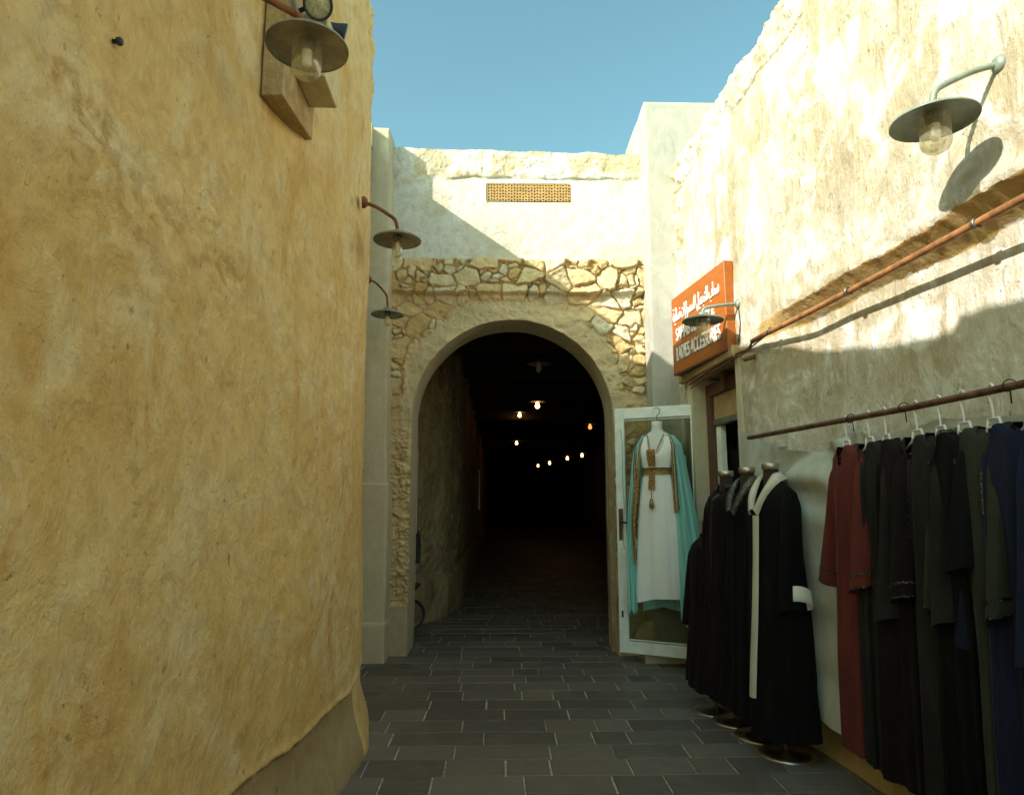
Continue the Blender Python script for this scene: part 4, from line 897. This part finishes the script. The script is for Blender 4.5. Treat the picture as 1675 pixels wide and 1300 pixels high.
for s_ in (-1, 1): m.tube(catmull([(s_*.075,-.065,-.12),(s_*.055,-.10,-.18),(s_*.03-.008,-.128,-.27)], 6), .0045, 6)
m.build('neck_piping', M['gold'], dr, True)
# cape panels
def cape(s_, seed):
    r_ = np.random.RandomState(seed); zc = np.linspace(-.125, -1.62 if s_ < 0 else -1.72, 70); u = np.linspace(0, 1, 46); A_ = np.zeros((70, 46, 3))
    for i, z in enumerate(zc):
        t = i/69; xin = np.interp(t, [0,.06,.3,.6,1], [.105,.150,.155,.17,.175]); xout = np.interp(t, [0,.05,.15,.4,.62,1], [.135,.205,.245,.315,.37,.36])
        if s_ < 0: xin = np.interp(t, [0,.06,.3,.5,1], [.10,.14,.165,.20,.19]); xout = np.interp(t, [0,.05,.15,.4,.7,1], [.13,.20,.225,.265,.285,.285])
        x = xin+(xout-xin)*u; y = -.085-.05*np.sin(u*np.pi)*(1-.5*t)+.085*u**2*(1-t)+.018*np.sin(u*17+seed+2*t)*min(1,t*2.2)+.012*np.sin(u*31-3*t)*t
        y += .05*(t < .1)*(1-t/.1)
        A_[i,:,0] = s_*x; A_[i,:,1] = y; A_[i,:,2] = z - (.11*(u-.4) if s_ > 0 else .04*u)*max(0, (t-.7)/.3) + .02*np.sin(u*9+seed)*max(0, (t-.8)/.2)
    return A_
for s_, sd in ((-1, 3), (1, 8)):
    C_ = cape(s_, sd); o = MB().grid(C_).build('cape_panel', M['c_teal'], dr, True); so_ = o.modifiers.new('thick', 'SOLIDIFY'); so_.thickness = .003
    e_ = 52 if s_ < 0 else 30; Tm = C_[:e_, :8].copy(); Tm[..., 1] -= .012; Tm[:, 0, 0] -= s_*.012
    Tm[:, :, 0] += s_*np.linspace(0, .012, 8)[None]
    MB().grid(Tm).build('gold_trim', M['gold'], o, True)
    m = MB(); m.tube([tuple(p+np.array([s_*.006, -.006, 0])) for p in Tm[:, -1]][::2], .004, 5); m.build('bead_edging', M['silver'], o, True)
# cape back fall below the hem
u = np.linspace(0, 1, 40); zc = np.linspace(-.3, -1.60, 20); B_ = np.array([[(-.2+.42*uu, .10+.015*math.sin(uu*20), z-(.10*abs(uu-.45) if z < -1.3 else 0)) for uu in u] for z in zc])
MB().grid(B_).build('cape_back', M['c_teal'], dr, True)

# ---------------------------------------------------------------- things inside the arch
wc = empty('wheelchair', (-1.02, 7.42, 0), 'dark wheeled chair parked just inside the arch behind the left jamb', 'wheelchair')
def wheel(x, y, r, nm='wheel'):
    q = Matrix.Rotation(math.pi/2, 4, 'Y') @ Matrix.Identity(4); q = Matrix.Rotation(R(22), 4, 'Z') @ Matrix.Rotation(math.pi/2, 4, 'X')
    w_ = MB().lathe([(r-.03,-.014),(r-.008,-.018),(r,-.008),(r,.008),(r-.008,.018),(r-.03,.014),(r-.03,-.014)], 36, q, c=(x, y, r)).build(nm, M['black'], wc, True)
    m = MB(); m.lathe([(r-.034,-.006),(r-.028,0),(r-.034,.006),(r-.04,0),(r-.034,-.006)], 36, q, c=(x, y, r)); m.lathe([(0,-.02),(.022,-.02),(.022,.02),(0,.02)], 14, q, c=(x, y, r))
    for k in range(10):
        a = k*math.pi/5; m.tube([Vector((x, y, r)), Vector((x, y, r))+(q @ Vector(((r-.03)*math.cos(a), (r-.03)*math.sin(a), 0)))], .0025, 5)
    m.build('rim', M['steel'], w_, True)
wheel(.0,-.05,.17); wheel(.06,.40,.17)
MB().box(-.12,.19,.10,.13,.74,1.06,bev=.012).build('backrest', M['black'], wc, False); MB().box(-.14,.16,.12,.5,.46,.50,bev=.01).build('seat', M['black'], wc)
m = MB(); m.tube(catmull([(.02,.08,.18),(.05,.10,.5),(.12,.10,.62),(.17,.09,.66),(.15,.085,.74),(.05,.08,.73),(-.05,.08,.73)], 6), .009, 8); m.tube([(-.12,.1,.17),(-.12,.11,1.10)], .01, 8); m.tube([(.17,.11,.74),(.17,.11,1.08),(.17,.03,1.10)], .01, 8); m.tube([(-.1,.4,.17),(-.12,.12,.48)], .01, 8)
m.build('frame', M['steel'], wc, True)
M['cream'] = plain('cream_painted_frame', (.78,.70,.48), .6, var=.1)
dn = empty('passage_door', (-1.0, 7.75, 0), 'dark side door with pale frame inside the arch, on the left', 'door')
MB().box(-.08,.03,-.42,.30,0,1.93,bev=.003).build('door_leaf', M['brownwood'], dn)
MB().box(-.03,.065,.305,.36,0,1.98,bev=.004).build('frame_post', M['cream'], dn); MB().box(-.08,.06,-.45,.304,1.932,1.985,bev=.004).build('frame_head', M['cream'], dn)
wn = empty('passage_window', (-.5, 16.6, 1.2), 'pale window frame far along the left side of the passage', 'window')
MB().box(-.06,.08,-.04,.06,0,.95,bev=.005).build('frame', M['cream'], wn); MB().box(-.06,.04,-.9,-.041,0,.95).build('shutter', M['brownwood'], wn)
